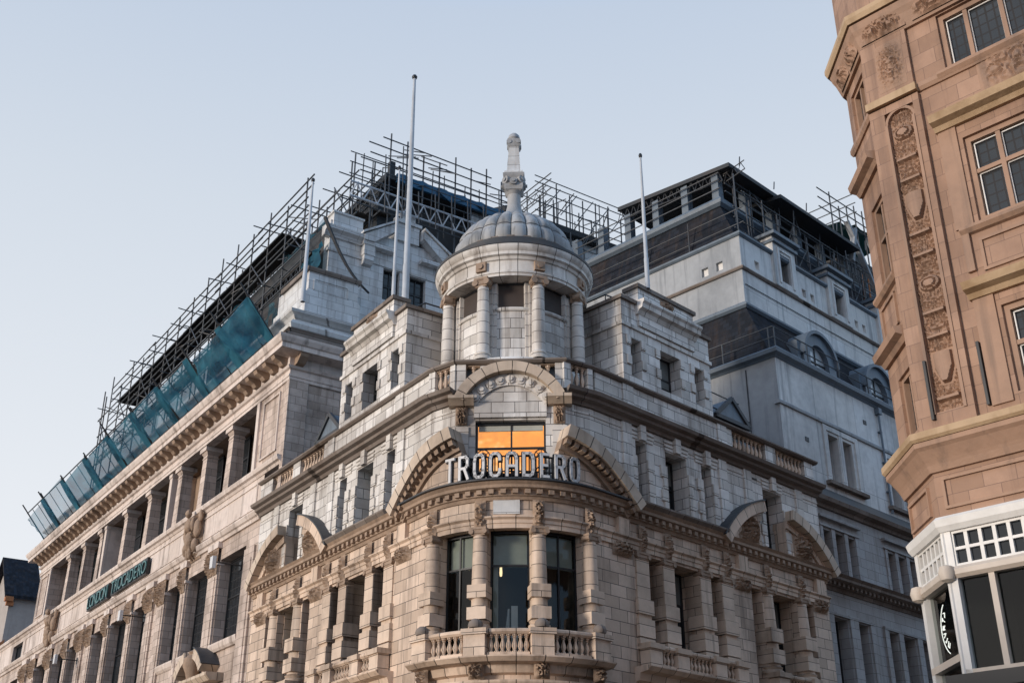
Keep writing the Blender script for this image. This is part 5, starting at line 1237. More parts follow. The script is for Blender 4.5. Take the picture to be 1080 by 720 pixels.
for k in range(5):
    m_ = MB(); s_ = 14.7 + 5.2 * k; m_.box(FR, s_ - .35, s_ + 2.85, 3.0, 3.3, 15.95, 16.06); m_.box(FR, s_ - .3, s_ + 2.8, 3.0, 3.2, 15.6, 15.68)
    for p, q in ((s_ - .22, s_ - .01), (s_ + .63, s_ + .91), (s_ + 1.63, s_ + 1.91), (s_ + 2.51, s_ + 2.72)): m_.box(FR, p, q, 3.0, 3.16, 13.75, 15.6)
    m_.build('window_surround', M['cool'], WB)
m_ = MB(); m_.sweep(FR, [14.1, 40], [(3.0, 12.95), (3.16, 12.95), (3.2, 13.08), (3.34, 13.1), (3.34, 13.2), (3.62, 13.3), (3.62, 13.4), (3.74, 13.5), (3.0, 13.56)])
k = 14.2
while k < 38: m_.box(FR, k, k + .15, 3.3, 3.46, 13.11, 13.24); k += .34
m_.build('cornice', M['soot'], WB)
mould(FR, [14.05, 40], [(3.0, 16.4), (3.2, 16.42), (3.25, 16.55), (3.5, 16.62), (3.55, 16.78), (3.0, 16.8)], 'string_course', M['soot'], WB)
mould(FR, [14.0, 40], [(2.9, 16.8), (3.42, 16.8), (3.2, 17.3), (2.9, 17.35)], 'lead_gutter', M['darklead'], WB)
# tier one: stucco with paired windows
prs = [(16.1 + 5.15 * k, 16.9 + 5.15 * k, 17.28 + 5.15 * k, 18.05 + 5.15 * k) for k in range(4)]
ops = []
for a, b, c_, d_ in prs: ops += [(a, b, 17.8, 20.02), (c_, d_, 17.8, 20.02)]
mb = MB(); wall(mb, FR, 12.5, 40, 17.0, 22.6, ops, 3.1, .5); mb.build('stucco_wall', M['stucco'], WB)
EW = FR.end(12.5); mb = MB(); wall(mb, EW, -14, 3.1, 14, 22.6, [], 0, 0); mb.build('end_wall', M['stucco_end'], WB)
for i, (a, b, z0, z1) in enumerate(ops): window(FR, a, b, z0, z1, 2.66, WB, fw=.06, trans=(18.9,), blind=(.5, None, .3)[i % 3])
for a, b, c_, d_ in prs:
    m_ = MB()
    m_.box(FR, a - .45, a - .2, 3.0, 3.17, 17.62, 20.38); m_.box(FR, d_ + .2, d_ + .45, 3.0, 3.17, 17.62, 20.38); m_.box(FR, a - .2, d_ + .2, 3.0, 3.165, 20.16, 20.38); m_.box(FR, b + .05, c_ - .05, 3.0, 3.14, 17.8, 20.16)
    m_.build('window_surround', M['stucco'], WB)
    m_ = MB(); m_.box(FR, a - .6, d_ + .6, 3.0, 3.35, 17.6, 17.76); m_.build('sill', M['soot'], WB)
m_ = MB(); m_.sweep(FR, [12.38, 40], [(2.9, 20.42), (3.2, 20.42), (3.22, 20.52), (3.16, 20.6), (2.9, 20.62)]); m_.build('string_course', M['stucco_end'], WB)
PB1 = Poly([Vector(EW.P(-14, 0, 0)[:2]), Vector(FR.P(12.5, 3.1, 0)[:2]), Vector(FR.P(40, 3.1, 0)[:2])])
mould(PB1, [0, 1, 2], [(-.6, 22.55), (.04, 22.55), (.1, 22.62), (.3, 22.68), (.34, 22.84), (.3, 22.9), (-.6, 22.94)], 'ledge', M['lead'], WB)
def railing(F, u0, u1, d, z0, step, hts, name='railing', m='tube', r=.028):
    m_ = MB(); u = u0
    while u <= u1 + 1e-3: m_.tube(F.P(u, d, z0), F.P(u, d, z0 + hts[-1]), r * 1.2, 5); u += step
    for h in hts: m_.tube(F.P(u0, d, z0 + h), F.P(u1, d, z0 + h), r, 5)
    return m_.build(name, M[m], WB)
railing(FR, 12.4, 38, 3.25, 22.9, 2.55, (.5, 1.0)); railing(EW, -9, 3.25, .18, 22.9, 2.4, (.5, 1.0))
# slate band between the tiers
ZA, ZB, DA, DB = 22.9, 26.0, 2.7, 1.25
S1, S2 = 12.9, 13.5
mb = MB()
def slope(mb, sA, dA, zA, sB, dB, zB, back=-14, far=40):
    a = [FR.P(sA, dA, zA), FR.P(far, dA, zA), FR.P(far, dB, zB), FR.P(sB, dB, zB)]
    L1 = math.hypot(dB - dA, zB - zA); mb.face(a, [(sA, 0), (far, 0), (far, L1), (sB, L1)])
    b = [FR.P(sA, dA, zA), FR.P(sA, back, zA), FR.P(sB, back, zB), FR.P(sB, dB, zB)]
    mb.face(b, [(dA, 0), (back, 0), (back, L1), (dB, L1)])
slope(mb, S1, DA, ZA, S2 + .02, DB - .02, ZB); mb.build('slate_band', M['slate'], WB)
# arched dormers in the slate band
for k in range(4):
    s0 = 17.05 + 5.3 * k
    m_ = MB(); arch_band(m_, FR, s0, 23.95, .78, 1.3, pi, 0, 1.2, 2.62, 16); m_.box(FR, s0 - 1.3, s0 - .78, 1.2, 2.62, 22.95, 23.95); m_.box(FR, s0 + .78, s0 + 1.3, 1.2, 2.62, 22.95, 23.95)
    dm = m_.build('arched_dormer', M['lead'], WB)
    m_ = MB(); arch_band(m_, FR, s0, 23.95, 1.3, 1.46, pi, 0, 1.2, 2.78, 16); m_.build('hood', M['lead'], dm)
    m_ = MB(); poly = [(s0 - .78, 22.95), (s0 + .78, 22.95)] + arcpts(s0, 23.95, .78, 0, pi, 12); m_.prism(FR, poly, 2.3, 2.36); m_.build('pane', M['dormerglass'], dm)
    m_ = MB(); m_.box(FR, s0 - .03, s0 + .03, 2.37, 2.41, 22.95, 24.7); m_.box(FR, s0 - .78, s0 + .78, 2.37, 2.408, 23.9, 23.96); m_.build('glazing_bar', M['black'], dm)
    m_ = MB(); m_.box(FR, s0 - 1.6, s0 - 1.34, 1.2, 2.5, 22.95, 24.6); m_.box(FR, s0 + 1.34, s0 + 1.6, 1.2, 2.5, 22.95, 24.6); m_.build('cheek', M['lead'], dm)
# tier two
U1 = 13.5; U2 = 1.25
sq = [(14.6, 14.98), (18.6, 18.95), (19.35, 19.7), (23.5, 23.85), (24.25, 24.6), (28.4, 28.75), (29.15, 29.5)]
pav = [(16.1, 18.0), (20.95, 22.95), (25.85, 27.85), (30.75, 32.75)]
ops = [(a, b, 28.4, 28.85, .2) for a, b in sq] + [(a + .5, b - .5, 28.45, 29.95) for a, b in pav]
mb = MB(); wall(mb, FR, U1, 40, 26.0, 29.8, ops, U2, .45); mb.build('upper_stucco_wall', M['stucco'], WB)
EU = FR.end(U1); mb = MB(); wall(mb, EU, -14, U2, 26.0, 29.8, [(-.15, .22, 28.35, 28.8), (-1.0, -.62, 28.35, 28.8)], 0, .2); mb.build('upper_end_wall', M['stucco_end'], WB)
for a, b in sq:
    m_ = MB(); m_.box(FR, a, b, U2 - .2, U2 - .15, 28.4, 28.85); m_.build('vent_panel', M['whitepaint'], WB)
for a, b in ((-.15, .22), (-1.0, -.62)):
    m_ = MB(); m_.box(EU, a, b, -.2, -.15, 28.35, 28.8); m_.build('vent_panel', M['whitepaint'], WB)
PB2 = Poly([Vector(EU.P(-14, 0, 0)[:2]), Vector(FR.P(U1, U2, 0)[:2]), Vector(FR.P(40, U2, 0)[:2])])
mould(PB2, [0, 1, 2], [(-.3, 25.95), (.05, 25.95), (.16, 26.05), (.16, 26.15), (.02, 26.28), (-.3, 26.28)], 'lead_roll', M['lead'], WB)
mould(PB2, [0, 1, 2], [(-.3, 27.95), (.1, 27.95), (.16, 28.02), (.12, 28.1), (-.3, 28.14)], 'string_course', M['soot'], WB)
mould(PB2, [0, 1, 2], [(-.5, 29.74), (.06, 29.74), (.14, 29.82), (.14, 29.92), (-.5, 29.98)], 'coping', M['lead'], WB)
for a, b in pav:
    m_ = MB(); wall(m_, FR, a, b, 28.1, 30.75, [(a + .5, b - .5, 28.45, 29.95)], U2 + .16, .6)
    for u in (a, b): m_.face([FR.P(u, U2 - 1.2, 28.1), FR.P(u, U2 + .16, 28.1), FR.P(u, U2 + .16, 30.75), FR.P(u, U2 - 1.2, 30.75)])
    m_.box(FR, a + .3, a + .46, U2 + .1, U2 + .22, 28.3, 30.1); m_.box(FR, b - .46, b - .3, U2 + .1, U2 + .22, 28.3, 30.1); m_.box(FR, a + .3, b - .3, U2 + .1, U2 + .221, 30.1, 30.22)
    pv_ = m_.build('window_pavilion', M['stucco'], WB)
    m_ = MB(); m_.box(FR, a - .1, b + .1, U2 - 1.2, U2 + .3, 30.4, 30.55); m_.box(FR, a - .2, b + .2, U2 - 1.3, U2 + .42, 30.75, 30.92); m_.build('cap', M['lead'], pv_)
    window(FR, a + .5, b - .5, 28.45, 29.95, U2 - .35, WB, fw=.07, glass='glass', trans=(29.2,))
mb = MB(); slope(mb, 14.1, .75, 29.95, 14.75, -.5, 32.75); mb.build('upper_slate_band', M['slate'], WB)
PB3 = Poly([Vector(FR.P(14.75, -14, 0)[:2]), Vector(FR.P(14.75, -.5, 0)[:2]), Vector(FR.P(40, -.5, 0)[:2])])
mould(PB3, [0, 1, 2], [(-.5, 32.62), (.1, 32.62), (.26, 32.75), (.3, 32.92), (.2, 33.08), (-.5, 33.12)], 'lead_roll', M['lead'], WB)
def tubeW(p, q, r=.035, name='guard_tube', m='tube'):
    m_ = MB(); m_.tube(p, q, r, 5); return m_.build(name, M[m], WB)
# roof deck posts
for k in range(10):
    m_ = MB(); s_ = 14.9 + 2.35 * k; m_.box(FR, s_ - .2, s_ + .2, -.85, -.45, 33.1, 34.62); m_.build('roof_post', M['lead'], WB)
EP = FR.end(14.9)
for k in range(1, 6):
    m_ = MB(); d_ = -.65 - 1.9 * k; m_.box(EP, d_ - .2, d_ + .2, -.2, .2, 33.1, 34.75); m_.build('roof_post', M['lead'], WB)
m_ = MB(); m_.box(FR, 18.2, 27, -7, -2.6, 33.0, 34.75); m_.build('plant_room', M['tarp'], WB)

SC4 = scaffold('sheeted_roof_scaffold', 'flat dark sheeted temporary roof on lattice beams over the top of the white building', FR.P(14.9, -.6, 33.1))
m_ = MB(); m_.prism(EP, [(.3, 34.72), (.3, 34.95), (-6.6, 35.6), (-6.6, 35.4)], -.4, 17.5) if False else None
TF = Lin(Vector(FR.P(0, 0, 0)[:2]), nR, dR)          # along the depth of the roof; 'out' runs down the street
m_.prism(TF, [(.35, 34.58), (.35, 34.8), (-6.9, 35.4), (-6.9, 35.18)], 14.6, 26.4)
m_.prism(TF, [(.75, 34.3), (.75, 34.5), (-1.6, 34.72), (-1.6, 34.52)], 18.5, 26.3); m_.build('temporary_roof', M['tarp'], SC4)
for k in range(4): lattice(SC4, EP.P(-.2 - 1.7 * k, .15, 34.05 + .15 * k), EP.P(-1.9 - 1.7 * k, .15, 34.2 + .15 * k), .62, 4, .04)
lattice(SC4, EP.P(1.0, -.1, 34.3), EP.P(-.3, -.1, 34.05), .5, 3, .03)
for k in range(4): lattice(SC4, FR.P(15 + 4.5 * k, -.3, 34.1), FR.P(19.4 + 4.5 * k, -.3, 34.1), .45, 8, .03)
for z in (33.6, 34.1, 34.5): tube(SC4, EP.P(-.3, .3, z), EP.P(-10, .3, z), .035, 'ledger')
for z in (33.5, 33.95, 34.4): tube(SC4, FR.P(14.9, -.2, z), FR.P(34, -.2, z + .02), .035, 'ledger')
for k in range(15):
    s_ = 15.6 + 1.25 * k + rnd.uniform(-.2, .2); tube(SC4, FR.P(s_, -.15, 31.4 if k % 3 else 30.6), FR.P(s_, -.15, 34.0 + rnd.uniform(-.4, .5)), .04, 'scaffold_pole')
for k in range(6):
    tube(SC4, FR.P(16 + 2.6 * k, .35, 30.2), FR.P(16.05 + 2.6 * k, .35, 33.2), .035, 'scaffold_pole')
for z in (30.9, 31.5, 32.1): tube(SC4, FR.P(14.4, .5, z), FR.P(34, .5, z), .03, 'ledger')
for k in range(6): tube(SC4, FR.P(15 + 3 * k, .7, 34.6), FR.P(15.1 + 3 * k, .7, 35.05 + rnd.random() * .3), .03, 'stub_tube')
for z in (30.8, 31.6): tube(SC4, EP.P(1.2, .8, z), EP.P(-9, .8, z), .03, 'ledger')
for d_ in (.9, -2.0, -4.8): tube(SC4, EP.P(d_, .85, 29.9), EP.P(d_, .85, 32.0 if d_ < 0 else 33.6), .035, 'scaffold_pole')
for i, s_ in enumerate((27.2, 27.9)): tube(SC4, FR.P(s_, .1, 30.9), FR.P(s_ + .1, .1, 33.4), .05, 'red_pole', 'clay')
for k in range(9):
    s_ = 15.2 + 1.35 * k; tube(SC4, FR.P(s_, .75, 30.0), FR.P(s_ + rnd.uniform(-.15, .15), .75, 32.4 + rnd.uniform(-.5, 1.2)), .032, 'scaffold_pole')
    if k % 2: tube(SC4, FR.P(s_, .72, 30.2), FR.P(s_ + 1.4, .72, 32.2), .028, 'brace')
for z in (30.6, 31.2, 32.3, 33.0): tube(SC4, FR.P(14.8, .78, z), FR.P(27, .78, z + .03), .028, 'ledger')
for k in range(9):
    s_ = 15 + rnd.random() * 11; tube(SC4, FR.P(s_, rnd.uniform(-.4, .6), 33.0), FR.P(s_ + rnd.uniform(-.5, .5), rnd.uniform(-.4, .6), 34.3), .03, 'loose_tube')
# far plant scaffold with green sheet
SH = -8.0
SC5 = scaffold('far_scaffold', 'far jumble of tubes and green sheeting on the roof next to the brown terracotta building', FR.P(SH + 34, -1, 33))
m_ = MB(); m_.grid(lambda i, j: FR.P(SH + 33.6 + 6 * i / 10, -.2 - 4 * j / 4, 36.2 + 1.0 * sin(pi * i / 14) + .15 * sin(i * 2 + j)), 11, 5, lambda i, j: (i, j), True); m_.build('green_sheet', M['greensheet'], SC5)
m_ = MB(); m_.box(FR, SH + 35.2, 42, -6, -1.2, 32, 36.0); m_.build('dark_enclosure', M['tarp'], SC5)
for a, b in (((34.2, .2, 36.4), (36.6, .1, 33.0)), ((35.0, .2, 36.2), (34.2, .2, 33.8)), ((36.5, .2, 36.3), (38.5, 0, 33.2))):
    m_ = MB(); m_.bar(FR.P(a[0] + SH, *a[1:]), FR.P(b[0] + SH, *b[1:]), .28, .2); m_.build('prop', M['stucco_end'], SC5)
for k in range(8):
    s_ = SH + 33 + k * .9; tube(SC5, FR.P(s_, 0, 33), FR.P(s_, 0, 37.3 + rnd.uniform(-.3, 1.2)), .04, 'scaffold_pole')
for z in (36.6, 37.2, 37.8): tube(SC5, FR.P(SH + 31.5, .1, z - .3), FR.P(40, .1, z + .2), .035, 'ledger'); tube(SC5, FR.P(SH + 34, 1.0, z), FR.P(SH + 34, -6, z), .035, 'ledger')
for s_ in (20.75, 31.0):
    m_ = MB(); m_.tube(FR.P(s_, 3.22, 22.5), FR.P(s_, 3.22, 17.4), .055, 8); m_.box(FR, s_ - .14, s_ + .14, 3.1, 3.34, 22.2, 22.5)
    for z in (18.4, 19.8, 21.3): m_.box(FR, s_ - .1, s_ + .1, 3.1, 3.24, z, z + .06)
    m_.build('downpipe', M['lead'], WB)
for u, z in ((14.2, 19.2), (19.4, 21.4), (23.0, 19.0)):
    m_ = MB(); m_.box(FR, u, u + .26, 3.1, 3.13, z, z + .2); m_.build('vent_grille', M['darklead'], WB)
m_ = MB(); m_.tube(EW.P(1.6, .03, 22.4), EW.P(1.6, .03, 17.5), .025); m_.tube(EW.P(1.6, .03, 20.0), EW.P(-3, .03, 20.1), .025); m_.build('cable', M['darklead'], WB)
m_ = MB(); m_.tube(FR.P(13.6, U2 + .04, 27.2), FR.P(30, U2 + .04, 27.25), .02); m_.build('cable', M['darklead'], WB)
# little guard rail and flue on the lower roof behind the balustrade
m_ = MB()
for u in (8.2, 9.6): m_.tube(FR.P(u, 2.6, 18.1), FR.P(u, 2.6, 19.9), .035)
for z in (19.2, 19.85): m_.tube(FR.P(7.3, 2.6, z), FR.P(10.2, 2.6, z), .03)
m_.tube(FR.P(8.2, 2.6, 19.0), FR.P(9.0, 2.6, 18.1), .03); m_.build('roof_guard_rail', M['black'], CB)

# ================================================================== brown terracotta building in the right foreground
SCL = 1.4
K0 = Vector((5.12220753, 13.56513878)); nA = Vector((-.71386, -.70029)); uA = Vector((.70029, -.71386)); nB_ = (nA - nR).normalized(); uB = Vector((-nB_.y, nB_.x))
if uB.y < 0: uB = -uB
class Near(Lin):
    def P(s, u, d, z): p = (s.o + s.a * u + s.n * d) * SCL; return (p.x, p.y, 1.6 + SCL * (z - 1.6))
FA = Near(K0, uA, nA); FB = Near(K0, uB, nB_); LB = 1.05
FCc = Near(K0 + uB * LB, dR, -nR)  # side-street wall, run on out of view to shade the facade opposite
class NPoly(Poly):
    def P(s, i, d, z): q = Poly.P(s, i, d, z); return (q[0] * SCL, q[1] * SCL, 1.6 + SCL * (z - 1.6))
PN = NPoly([K0 + uB * LB + dR * 26, K0 + uB * LB, K0, K0 + uA * 5])
TB = thing('terracotta_building', 'brown terracotta corner building with carved pilaster, leaded windows and white glazed shop bay', 'building', FA.P(0, 0, 0))
winA = [(1.10, 3.3, 11.80, 12.72), (1.14, 2.62, 9.38, 10.66), (1.2, 2.6, 7.03, 8.17)]
winB = [(.24, .86, 11.75, 12.57), (.14, .74, 9.2, 10.48), (.10, .70, 6.97, 7.84)]
mb = MB(); wall(mb, FA, 0, 5, 6.35, 15.4, winA, 0, .2); wall(mb, FB, 0, LB, 6.35, 15.4, winB, 0, .16); wall(mb, FCc, 0, 26, 0, 15.4, [(1.2 + 2 * q, 2.2 + 2 * q, z_, z_ + 1.4) for q in range(12) for z_ in (4.0, 7.0, 9.3, 11.7)], 0, .2)
wall(mb, FA, 0, 5, 5.66, 6.35, [], .0, .1); wall(mb, FB, 0, LB, 5.66, 6.35, [], .0, .1)
mb.build('wall', M['pink'], TB)
mb = MB(); mb.face([PN.P(i, 0, 15.38) for i in range(4)]); mb.build('roof', M['lead'], TB)
mulA = [(1.48, 1.96, 2.45, 2.9), (1.57, 2.05), (1.6, 2.05)]; trA = [(), (10.13,), (7.66,)]
for (a, b, z0, z1), mu, tr in zip(winA, mulA, trA):
    w = window(FA, a, b, z0, z1, -.05, TB, glass='leaded', fw=.075, mull=mu, trans=tr, frame='pinktrim', dep=.11)
    m_ = MB(); lights = [a + .06] + [x for x in mu] + [b - .06]; zz = [z0 + .06] + list(tr) + [z1 - .06]
    for i in range(len(lights) - 1):
        for j in range(len(zz) - 1):
            p, q, y0, y1 = lights[i] + .028, lights[i + 1] - .028, zz[j] + .028, zz[j + 1] - .028
            for bx in ((p, p + .016, y0, y1), (q - .016, q, y0, y1), (p, q, y0, y0 + .016), (p, q, y1 - .016, y1)): m_.box(FA, bx[0], bx[1], -.125, -.10, bx[2], bx[3])
    m_.build('casement', M['whitepaint'], w)
for (a, b, z0, z1), tr in zip(winB, ((), (9.95,), ())):
    w = window(FB, a, b, z0, z1, -.04, TB, glass='leaded', fw=.06, mull=((a + b) / 2,), trans=tr, frame='pinktrim', dep=.1)
    m_ = MB()
    for x in (a + .07, (a + b) / 2 + .03): m_.box(FB, x, x + .02, -.11, -.09, z0 + .06, z1 - .06)
    m_.build('casement', M['whitepaint'], w)
# rounded angle, carved pilaster with recessed panel
def carve(a, b, x, y):
    """arabesque: shield, bosses and scrolling leaves, symmetrical about the panel's middle"""
    per = 1.17; k = int(y / per); t = (y % per) - per / 2; h = 0
    r = math.hypot(x, t)
    v = noise.noise(Vector((x * 16, y * 16, k * 3.1))); s_ = .5 + .5 * sin(14 * (v + .6 * noise.noise(Vector((x * 9, y * 9, 7)))))
    leaf = max(0, s_ - .25) * (1 if x < .125 - .02 * cos(y * 9) else .25)
    h = .55 * leaf
    if k % 2 == 0:
        w = .085 * (1 - max(0, -t) * 3.2); 
        if abs(t) < .2 and x < w: h = 1.0 - .5 * (x / .1) ** 2
        elif abs(t) < .24 and x < w + .03: h = .08
    else:
        if r < .10: h = 1.0 - .4 * (r / .1) ** 2 - (.5 if .055 < r < .07 else 0)
        elif r < .125: h = .1
    if abs(abs(t) - .42) < .025 and x < .10: h = .9
    return h
m_ = MB(); m_.box(FA, -.05, .17, -.1, .07, 6.8, 11.62); m_.box(FA, .60, .69, -.1, .07, 6.8, 11.62)
for k in range(8):     # softened outer angle
    pass
m_.box(FA, .17, .60, -.1, .068, 11.5, 11.62); m_.box(FA, .17, .60, -.1, .068, 6.8, 7.02)
p = m_.build('pilaster', M['pink'], TB)
for z0 in (7.02, 8.512, 10.006):
    z1 = z0 + 1.4925 if z0 < 10 else 11.5
    relief(FA, .18, .59, z0, z1, .0, .09, 'arabesque', M['pinktrim'], p, nu=44, nz=90, mask=False, fn=lambda a, b, x, y, z0=z0: carve(a, b, x * .72, y + z0))
m_ = MB(); arch_band(m_, FA, .385, 11.30, .19, .23, pi, 0, -.05, .064, 12)
for sg in (.17, .57): m_.box(FA, sg - .01, sg + .03, -.05, .086, 7.0, 11.3)
m_.build('panel_bead', M['pinktrim'], p)
mould(PN, [1, 2, 3], [(-.1, 11.64), (.03, 11.64), (.06, 11.69), (.06, 11.75), (.02, 11.79), (-.1, 11.8)], 'string_course', M['ochre'] if False else M['pinktrim'], TB)
m_ = MB(); m_.box(FA, -.06, .70, -.1, .13, 11.64, 11.755); m_.build('pilaster_cap', M['ochre'], p)
m_ = MB(); m_.box(FA, -.04, .66, -.1, .06, 11.8, 12.8); m_.build('upper_pilaster', M['pink'], TB)
relief(FA, .16, .58, 11.86, 12.66, .062, .06, 'carved_panel', M['pinktrim'], TB, seed=4, freq=16, nu=24, nz=48)
# head cornice with carved corbel table
mould(PN, [0, 1, 2, 3], [(-.1, 12.74), (.05, 12.74), (.07, 12.8), (.12, 12.96), (.16, 13.04), (.19, 13.14), (-.1, 13.16)], 'cornice', M['pinktrim'], TB)
mould(PN, [0, 1, 2, 3], [(-.1, 13.16), (.22, 13.16), (.25, 13.23), (.25, 13.3), (-.1, 13.36)], 'cornice_ledge', M['ochre'], TB)
for F, a, b in ((FA, 0.0, .7), (FA, .8, 1.5), (FA, 1.5, 2.2), (FA, 2.2, 2.9), (FB, .05, .5), (FB, .55, 1.0)):
    relief(F, a, b, 12.78, 13.12, .085, .11, 'carved_frieze', M['pinktrim'], TB, seed=int(a * 10), freq=9, nu=34, nz=24)
# window hoods, sills, aprons
for z, a, b, mm in ((10.92, .82, 4, 'ochre'), (8.4, .85, 4, 'ochre')):
    mould(FA, [a, b], [(-.05, z - .06), (.06, z - .06), (.1, z), (.2, z + .03), (.24, z + .12), (-.05, z + .16)], 'window_hood', M[mm], TB)
for z, a, b in ((10.93, .05, 1.0), (8.2, .02, 1.02)):
    mould(FB, [a, b], [(-.05, z - .06), (.05, z - .06), (.09, z), (.18, z + .03), (.2, z + .12), (-.05, z + .16)], 'window_hood', M['pinktrim'], TB)
for F, z, a, b in ((FA, 9.3, .9, 4), (FB, 9.12, .06, .98), (FA, 11.72, 1.0, 4)):
    mould(F, [a, b], [(-.05, z - .08), (.05, z - .05), (.09, z), (.09, z + .04), (-.05, z + .07)], 'sill', M['pinktrim'], TB)
m_ = MB()
for z0, z1, a, b in ((8.68, 8.72, 1.1, 2.7), (9.1, 9.14, 1.1, 2.7), (8.68, 9.14, 1.1, 1.14), (8.68, 9.14, 2.66, 2.7)): m_.box(FA, a, b, -.02, .03 + .001 * (b - a), z0, z1)
m_.box(FA, .9, 1.0, -.02, .05, 8.72, 9.26); m_.box(FA, .84, 1.08, -.02, .03, 9.36, 10.94); m_.box(FA, .88, 1.14, -.02, .03, 6.93, 8.42)
for z0, z1, a, b in ((8.5, 8.53, .3, .9), (8.95, 8.98, .3, .9), (8.5, 8.98, .3, .33), (8.5, 8.98, .87, .9)): m_.box(FB, a, b, -.02, .03 + .001 * (b - a), z0, z1)
m_.build('panel_moulding', M['pinktrim'], TB)
relief(FA, 1.5, 2.6, 11.16, 11.72, .004, .07, 'cartouche', M['pinktrim'], TB, seed=8, freq=6, nu=60, nz=36)
m_ = MB()
for z0, z1, a, b in ((6.93, 7.72, .15, .185), (6.95, 7.78, .83, .865)): m_.box(FA, a, b, .06 if a < .5 else -.01, .12 if a < .5 else .06, z0, z1)
m_.build('iron_bar', M['black'], TB)
# big ledge over the shop
mould(PN, [0, 1, 2, 3], [(-.1, 6.28), (.04, 6.3), (.07, 6.38), (.09, 6.42), (.17, 6.55), (.21, 6.59), (.21, 6.65), (-.1, 6.67)], 'ledge', M['pinktrim'], TB)
mould(PN, [0, 1, 2, 3], [(-.1, 6.655), (.22, 6.655), (.25, 6.69), (.25, 6.77), (-.1, 6.83)], 'ledge_top', M['ochre'], TB)
m_ = MB()
def framebox(F, a, b, z0, z1, w=.035, d=.035):
    m_.box(F, a, b, -.02, d, z0, z0 + w); m_.box(F, a, b, -.02, d, z1 - w, z1); m_.box(F, a, a + w, -.02, d - .002, z0 + w, z1 - w); m_.box(F, b - w, b, -.02, d - .002, z0 + w, z1 - w)
framebox(FA, .1, 2.4, 5.83, 6.22); framebox(FB, .22, .98, 5.83, 6.2); m_.build('band_panel', M['pinktrim'], TB)
# white painted shop bay
mould(PN, [0, 1, 2, 3], [(-.1, 5.56), (.04, 5.56), (.08, 5.62), (.1, 5.7), (.06, 5.74), (-.1, 5.74)], 'bay_cornice', M['whitepaint'], TB)
def lights(F, a, b, z0, z1, nx, nz_):
    m_ = MB(); w = .022
    m_.box(F, a, b, -.06, .0, z0, z0 + .04); m_.box(F, a, b, -.06, .0, z1 - .04, z1)
    for k in range(nx + 1):
        u = a + (b - a) * k / nx; m_.box(F, u - w, u + w, -.058, -.004, z0 + .04, z1 - .04)
    for k in range(1, nz_): z = z0 + (z1 - z0) * k / nz_; m_.box(F, a, b, -.056, -.006, z - w * .8, z + w * .8)
    o = m_.build('glazed_lights', M['whitepaint'], TB)
    g = MB(); g.face([F.P(a, -.045, z0), F.P(b, -.045, z0), F.P(b, -.045, z1), F.P(a, -.045, z1)], [(a, z0), (b, z0), (b, z1), (a, z1)]); g.build('pane', M['glass'], o)
lights(FA, .1, .96, 5.13, 5.57, 5, 2); lights(FA, 1.06, 1.92, 5.13, 5.57, 5, 2); lights(FA, 2.0, 2.86, 5.13, 5.57, 5, 2); lights(FB, .05, .97, 5.13, 5.57, 6, 2)
m_ = MB(); m_.box(FA, -.02, .1, -.1, .02, 3.9, 5.57); m_.box(FB, -.03, .05, -.1, .018, 3.9, 5.57); m_.build('bay_post', M['whitepaint'], TB)
for F, a, b, d_, z in ((FB, .95, 1.06, .02, 3.5), (FA, .96, 1.06, .015, 5.0), (FA, 1.92, 2.0, .015, 5.0)): m_ = MB(); m_.box(F, a, b, -.1, d_, z, 5.57); m_.build('bay_post', M['whitepaint'], TB)
mould(PN, [1, 2, 3], [(-.1, 5.0), (.02, 5.0), (.06, 5.04), (.06, 5.1), (.02, 5.14), (-.1, 5.14)], 'transom_rail', M['creampaint'], TB)
for F, u in ((FA, .0), (FB, 1.0)): m_ = MB(); p_ = F.P(u, .06, 5.07); m_.lathe(p_[0], p_[1], [(.02, p_[2] - .16), (.11, p_[2] - .12), (.14, p_[2]), (.11, p_[2] + .1), (.02, p_[2] + .13)], 12); m_.build('rail_boss', M['creampaint'], TB)
m_ = MB()
for a in (.5, .97, 1.5, 2.0): m_.box(FA, a - .035, a + .035, -.08, .01, 3.95, 5.0)
m_.box(FA, 0, 5, -.08, .02, 3.88, 3.97); m_.box(FB, 0, LB, -.08, .022, 4.08, 4.16)
m_.build('shop_mullion', M['creampaint'], TB)
mb = MB()
mb.face([FA.P(0, -.06, 3.9), FA.P(5, -.06, 3.9), FA.P(5, -.06, 5.02), FA.P(0, -.06, 5.02)]); mb.face([FB.P(0, -.06, 3.4), FB.P(LB, -.06, 3.4), FB.P(LB, -.06, 5.02), FB.P(0, -.06, 5.02)])
mb.build('shop_pane', M['clear'], TB)
mb = MB(); ring = [FB.P(1.03, -.1, 0)[:2], FB.P(1.0, -.42, 0)[:2], FA.P(.2, -1.2, 0)[:2], FA.P(5, -1.2, 0)[:2]]; front = [FA.P(5, -.08, 0)[:2], FA.P(.02, -.08, 0)[:2]]
zr0, zr1 = FA.P(0, 0, 3.4)[2], FA.P(0, 0, 5.6)[2]
for a, b in zip(ring[:-1], ring[1:]): mb.face([(*a, zr0), (*b, zr0), (*b, zr1), (*a, zr1)])
for z in (zr0, zr1): mb.face([(*q, z) for q in ring + front])
mb.build('shop_room', M['interior'], TB)
m_ = MB(); m_.box(FA, -.1, 5, -.1, .3, 3.72, 3.88); m_.box(FA, .0, 5, -.1, .02, 0, 3.72); m_.box(FB, .0, LB, -.1, .02, 0, 3.4); m_.build('fascia', M['black'], TB)
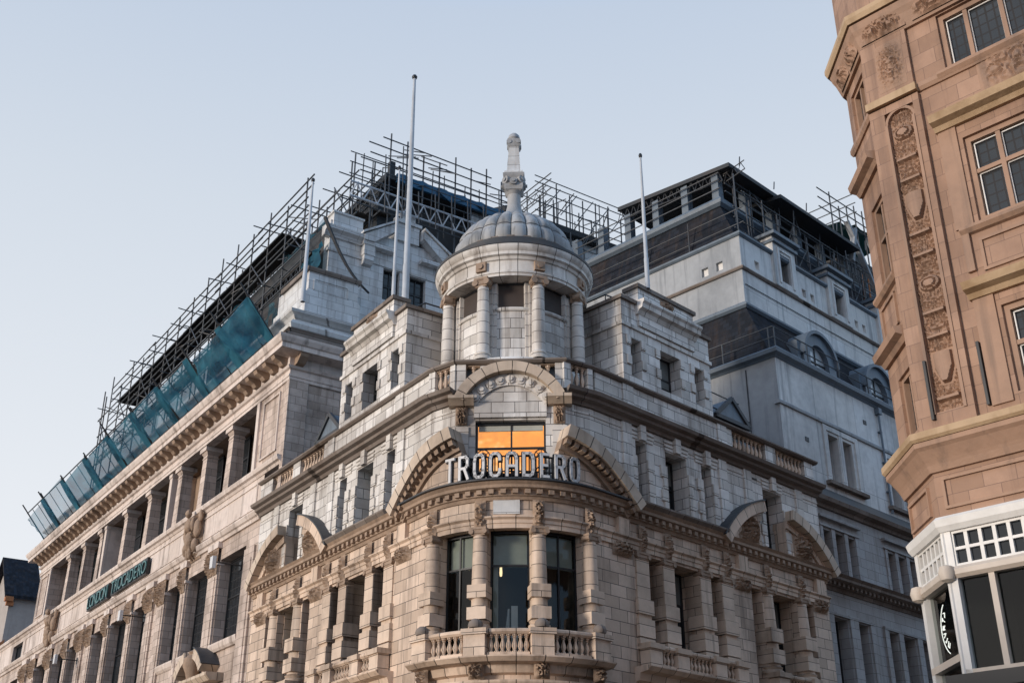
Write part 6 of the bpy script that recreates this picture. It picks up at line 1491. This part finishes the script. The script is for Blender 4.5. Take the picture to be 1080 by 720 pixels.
# neon sign inside the canted pane and a small lamp deeper in the shop
t = thing('neon_sign', 'round white neon sign with scripted letters behind the narrow angled shop pane', 'sign', FB.P(.6, -.09, 4.5))
m_ = MB(); NF = FB; cu, cz = .48, 4.56
def ntube(pts, r=.006):
    for a, b in zip(pts[:-1], pts[1:]): m_.tube(NF.P(a[0], -.09, a[1]), NF.P(b[0], -.09, b[1]), r * SCL, 5)
ntube(arcpts(cu, cz, .32, -pi * .36, pi * .36, 14)); m_.build('ring', M['neon'], t)
for k in range(6):
    m_ = MB(); th_ = pi * (-.30 + .115 * k); q = Vector((cu + .23 * cos(th_), cz + .23 * sin(th_))); rt = Vector((cos(th_), sin(th_))); tt = Vector((-rt.y, rt.x))
    shp = [[(-.04, -.03), (.04, -.03), (.04, .03), (-.04, .03)], [(-.05, 0), (.05, 0), (.05, .03)], [(.05, -.03), (-.05, 0), (.05, .03)], [(-.05, -.03), (.05, -.03), (.02, .03), (0, -.02), (-.05, .03)], [(-.05, .0), (.03, .0), (.05, .03), (.05, -.03)], [(-.04, -.03), (.0, .03), (.05, -.02)]][k]
    ntube([tuple(q + rt * a + tt * b) for a, b in [(x * .8, y * .8) for x, y in shp]], .0065); m_.build('letter', M['neon'], t)
t = thing('shop_lamp', 'small warm lamp glowing inside the shop, right of the cream mullion', 'lamp', FA.P(.9, -.6, 4.5))
for dx, dz in ((0, 0), (.05, .03)):
    m_ = MB(); p_ = FA.P(.86 + dx, -.6, 4.6 + dz); m_.lathe(p_[0], p_[1], [(0, p_[2] - .03), (.03, p_[2]), (.02, p_[2] + .05), (0, p_[2] + .06)], 8); m_.build('bulb', M['bulb'], t)
m_ = MB(); p_ = FA.P(.88, -.6, 4.66); m_.tube(p_, (p_[0], p_[1], p_[2] + 1.2), .01); m_.build('stem', M['black'], t)

# ------------------------------------------------------------------ tidy normals so bevelled lighting is right
for me in bpy.data.meshes:
    if any(p.use_smooth for p in me.polygons):
        me.set_sharp_from_angle(angle=radians(38))
for o in list(bpy.data.objects):
    if 'is_root' in o.keys(): del o['is_root']
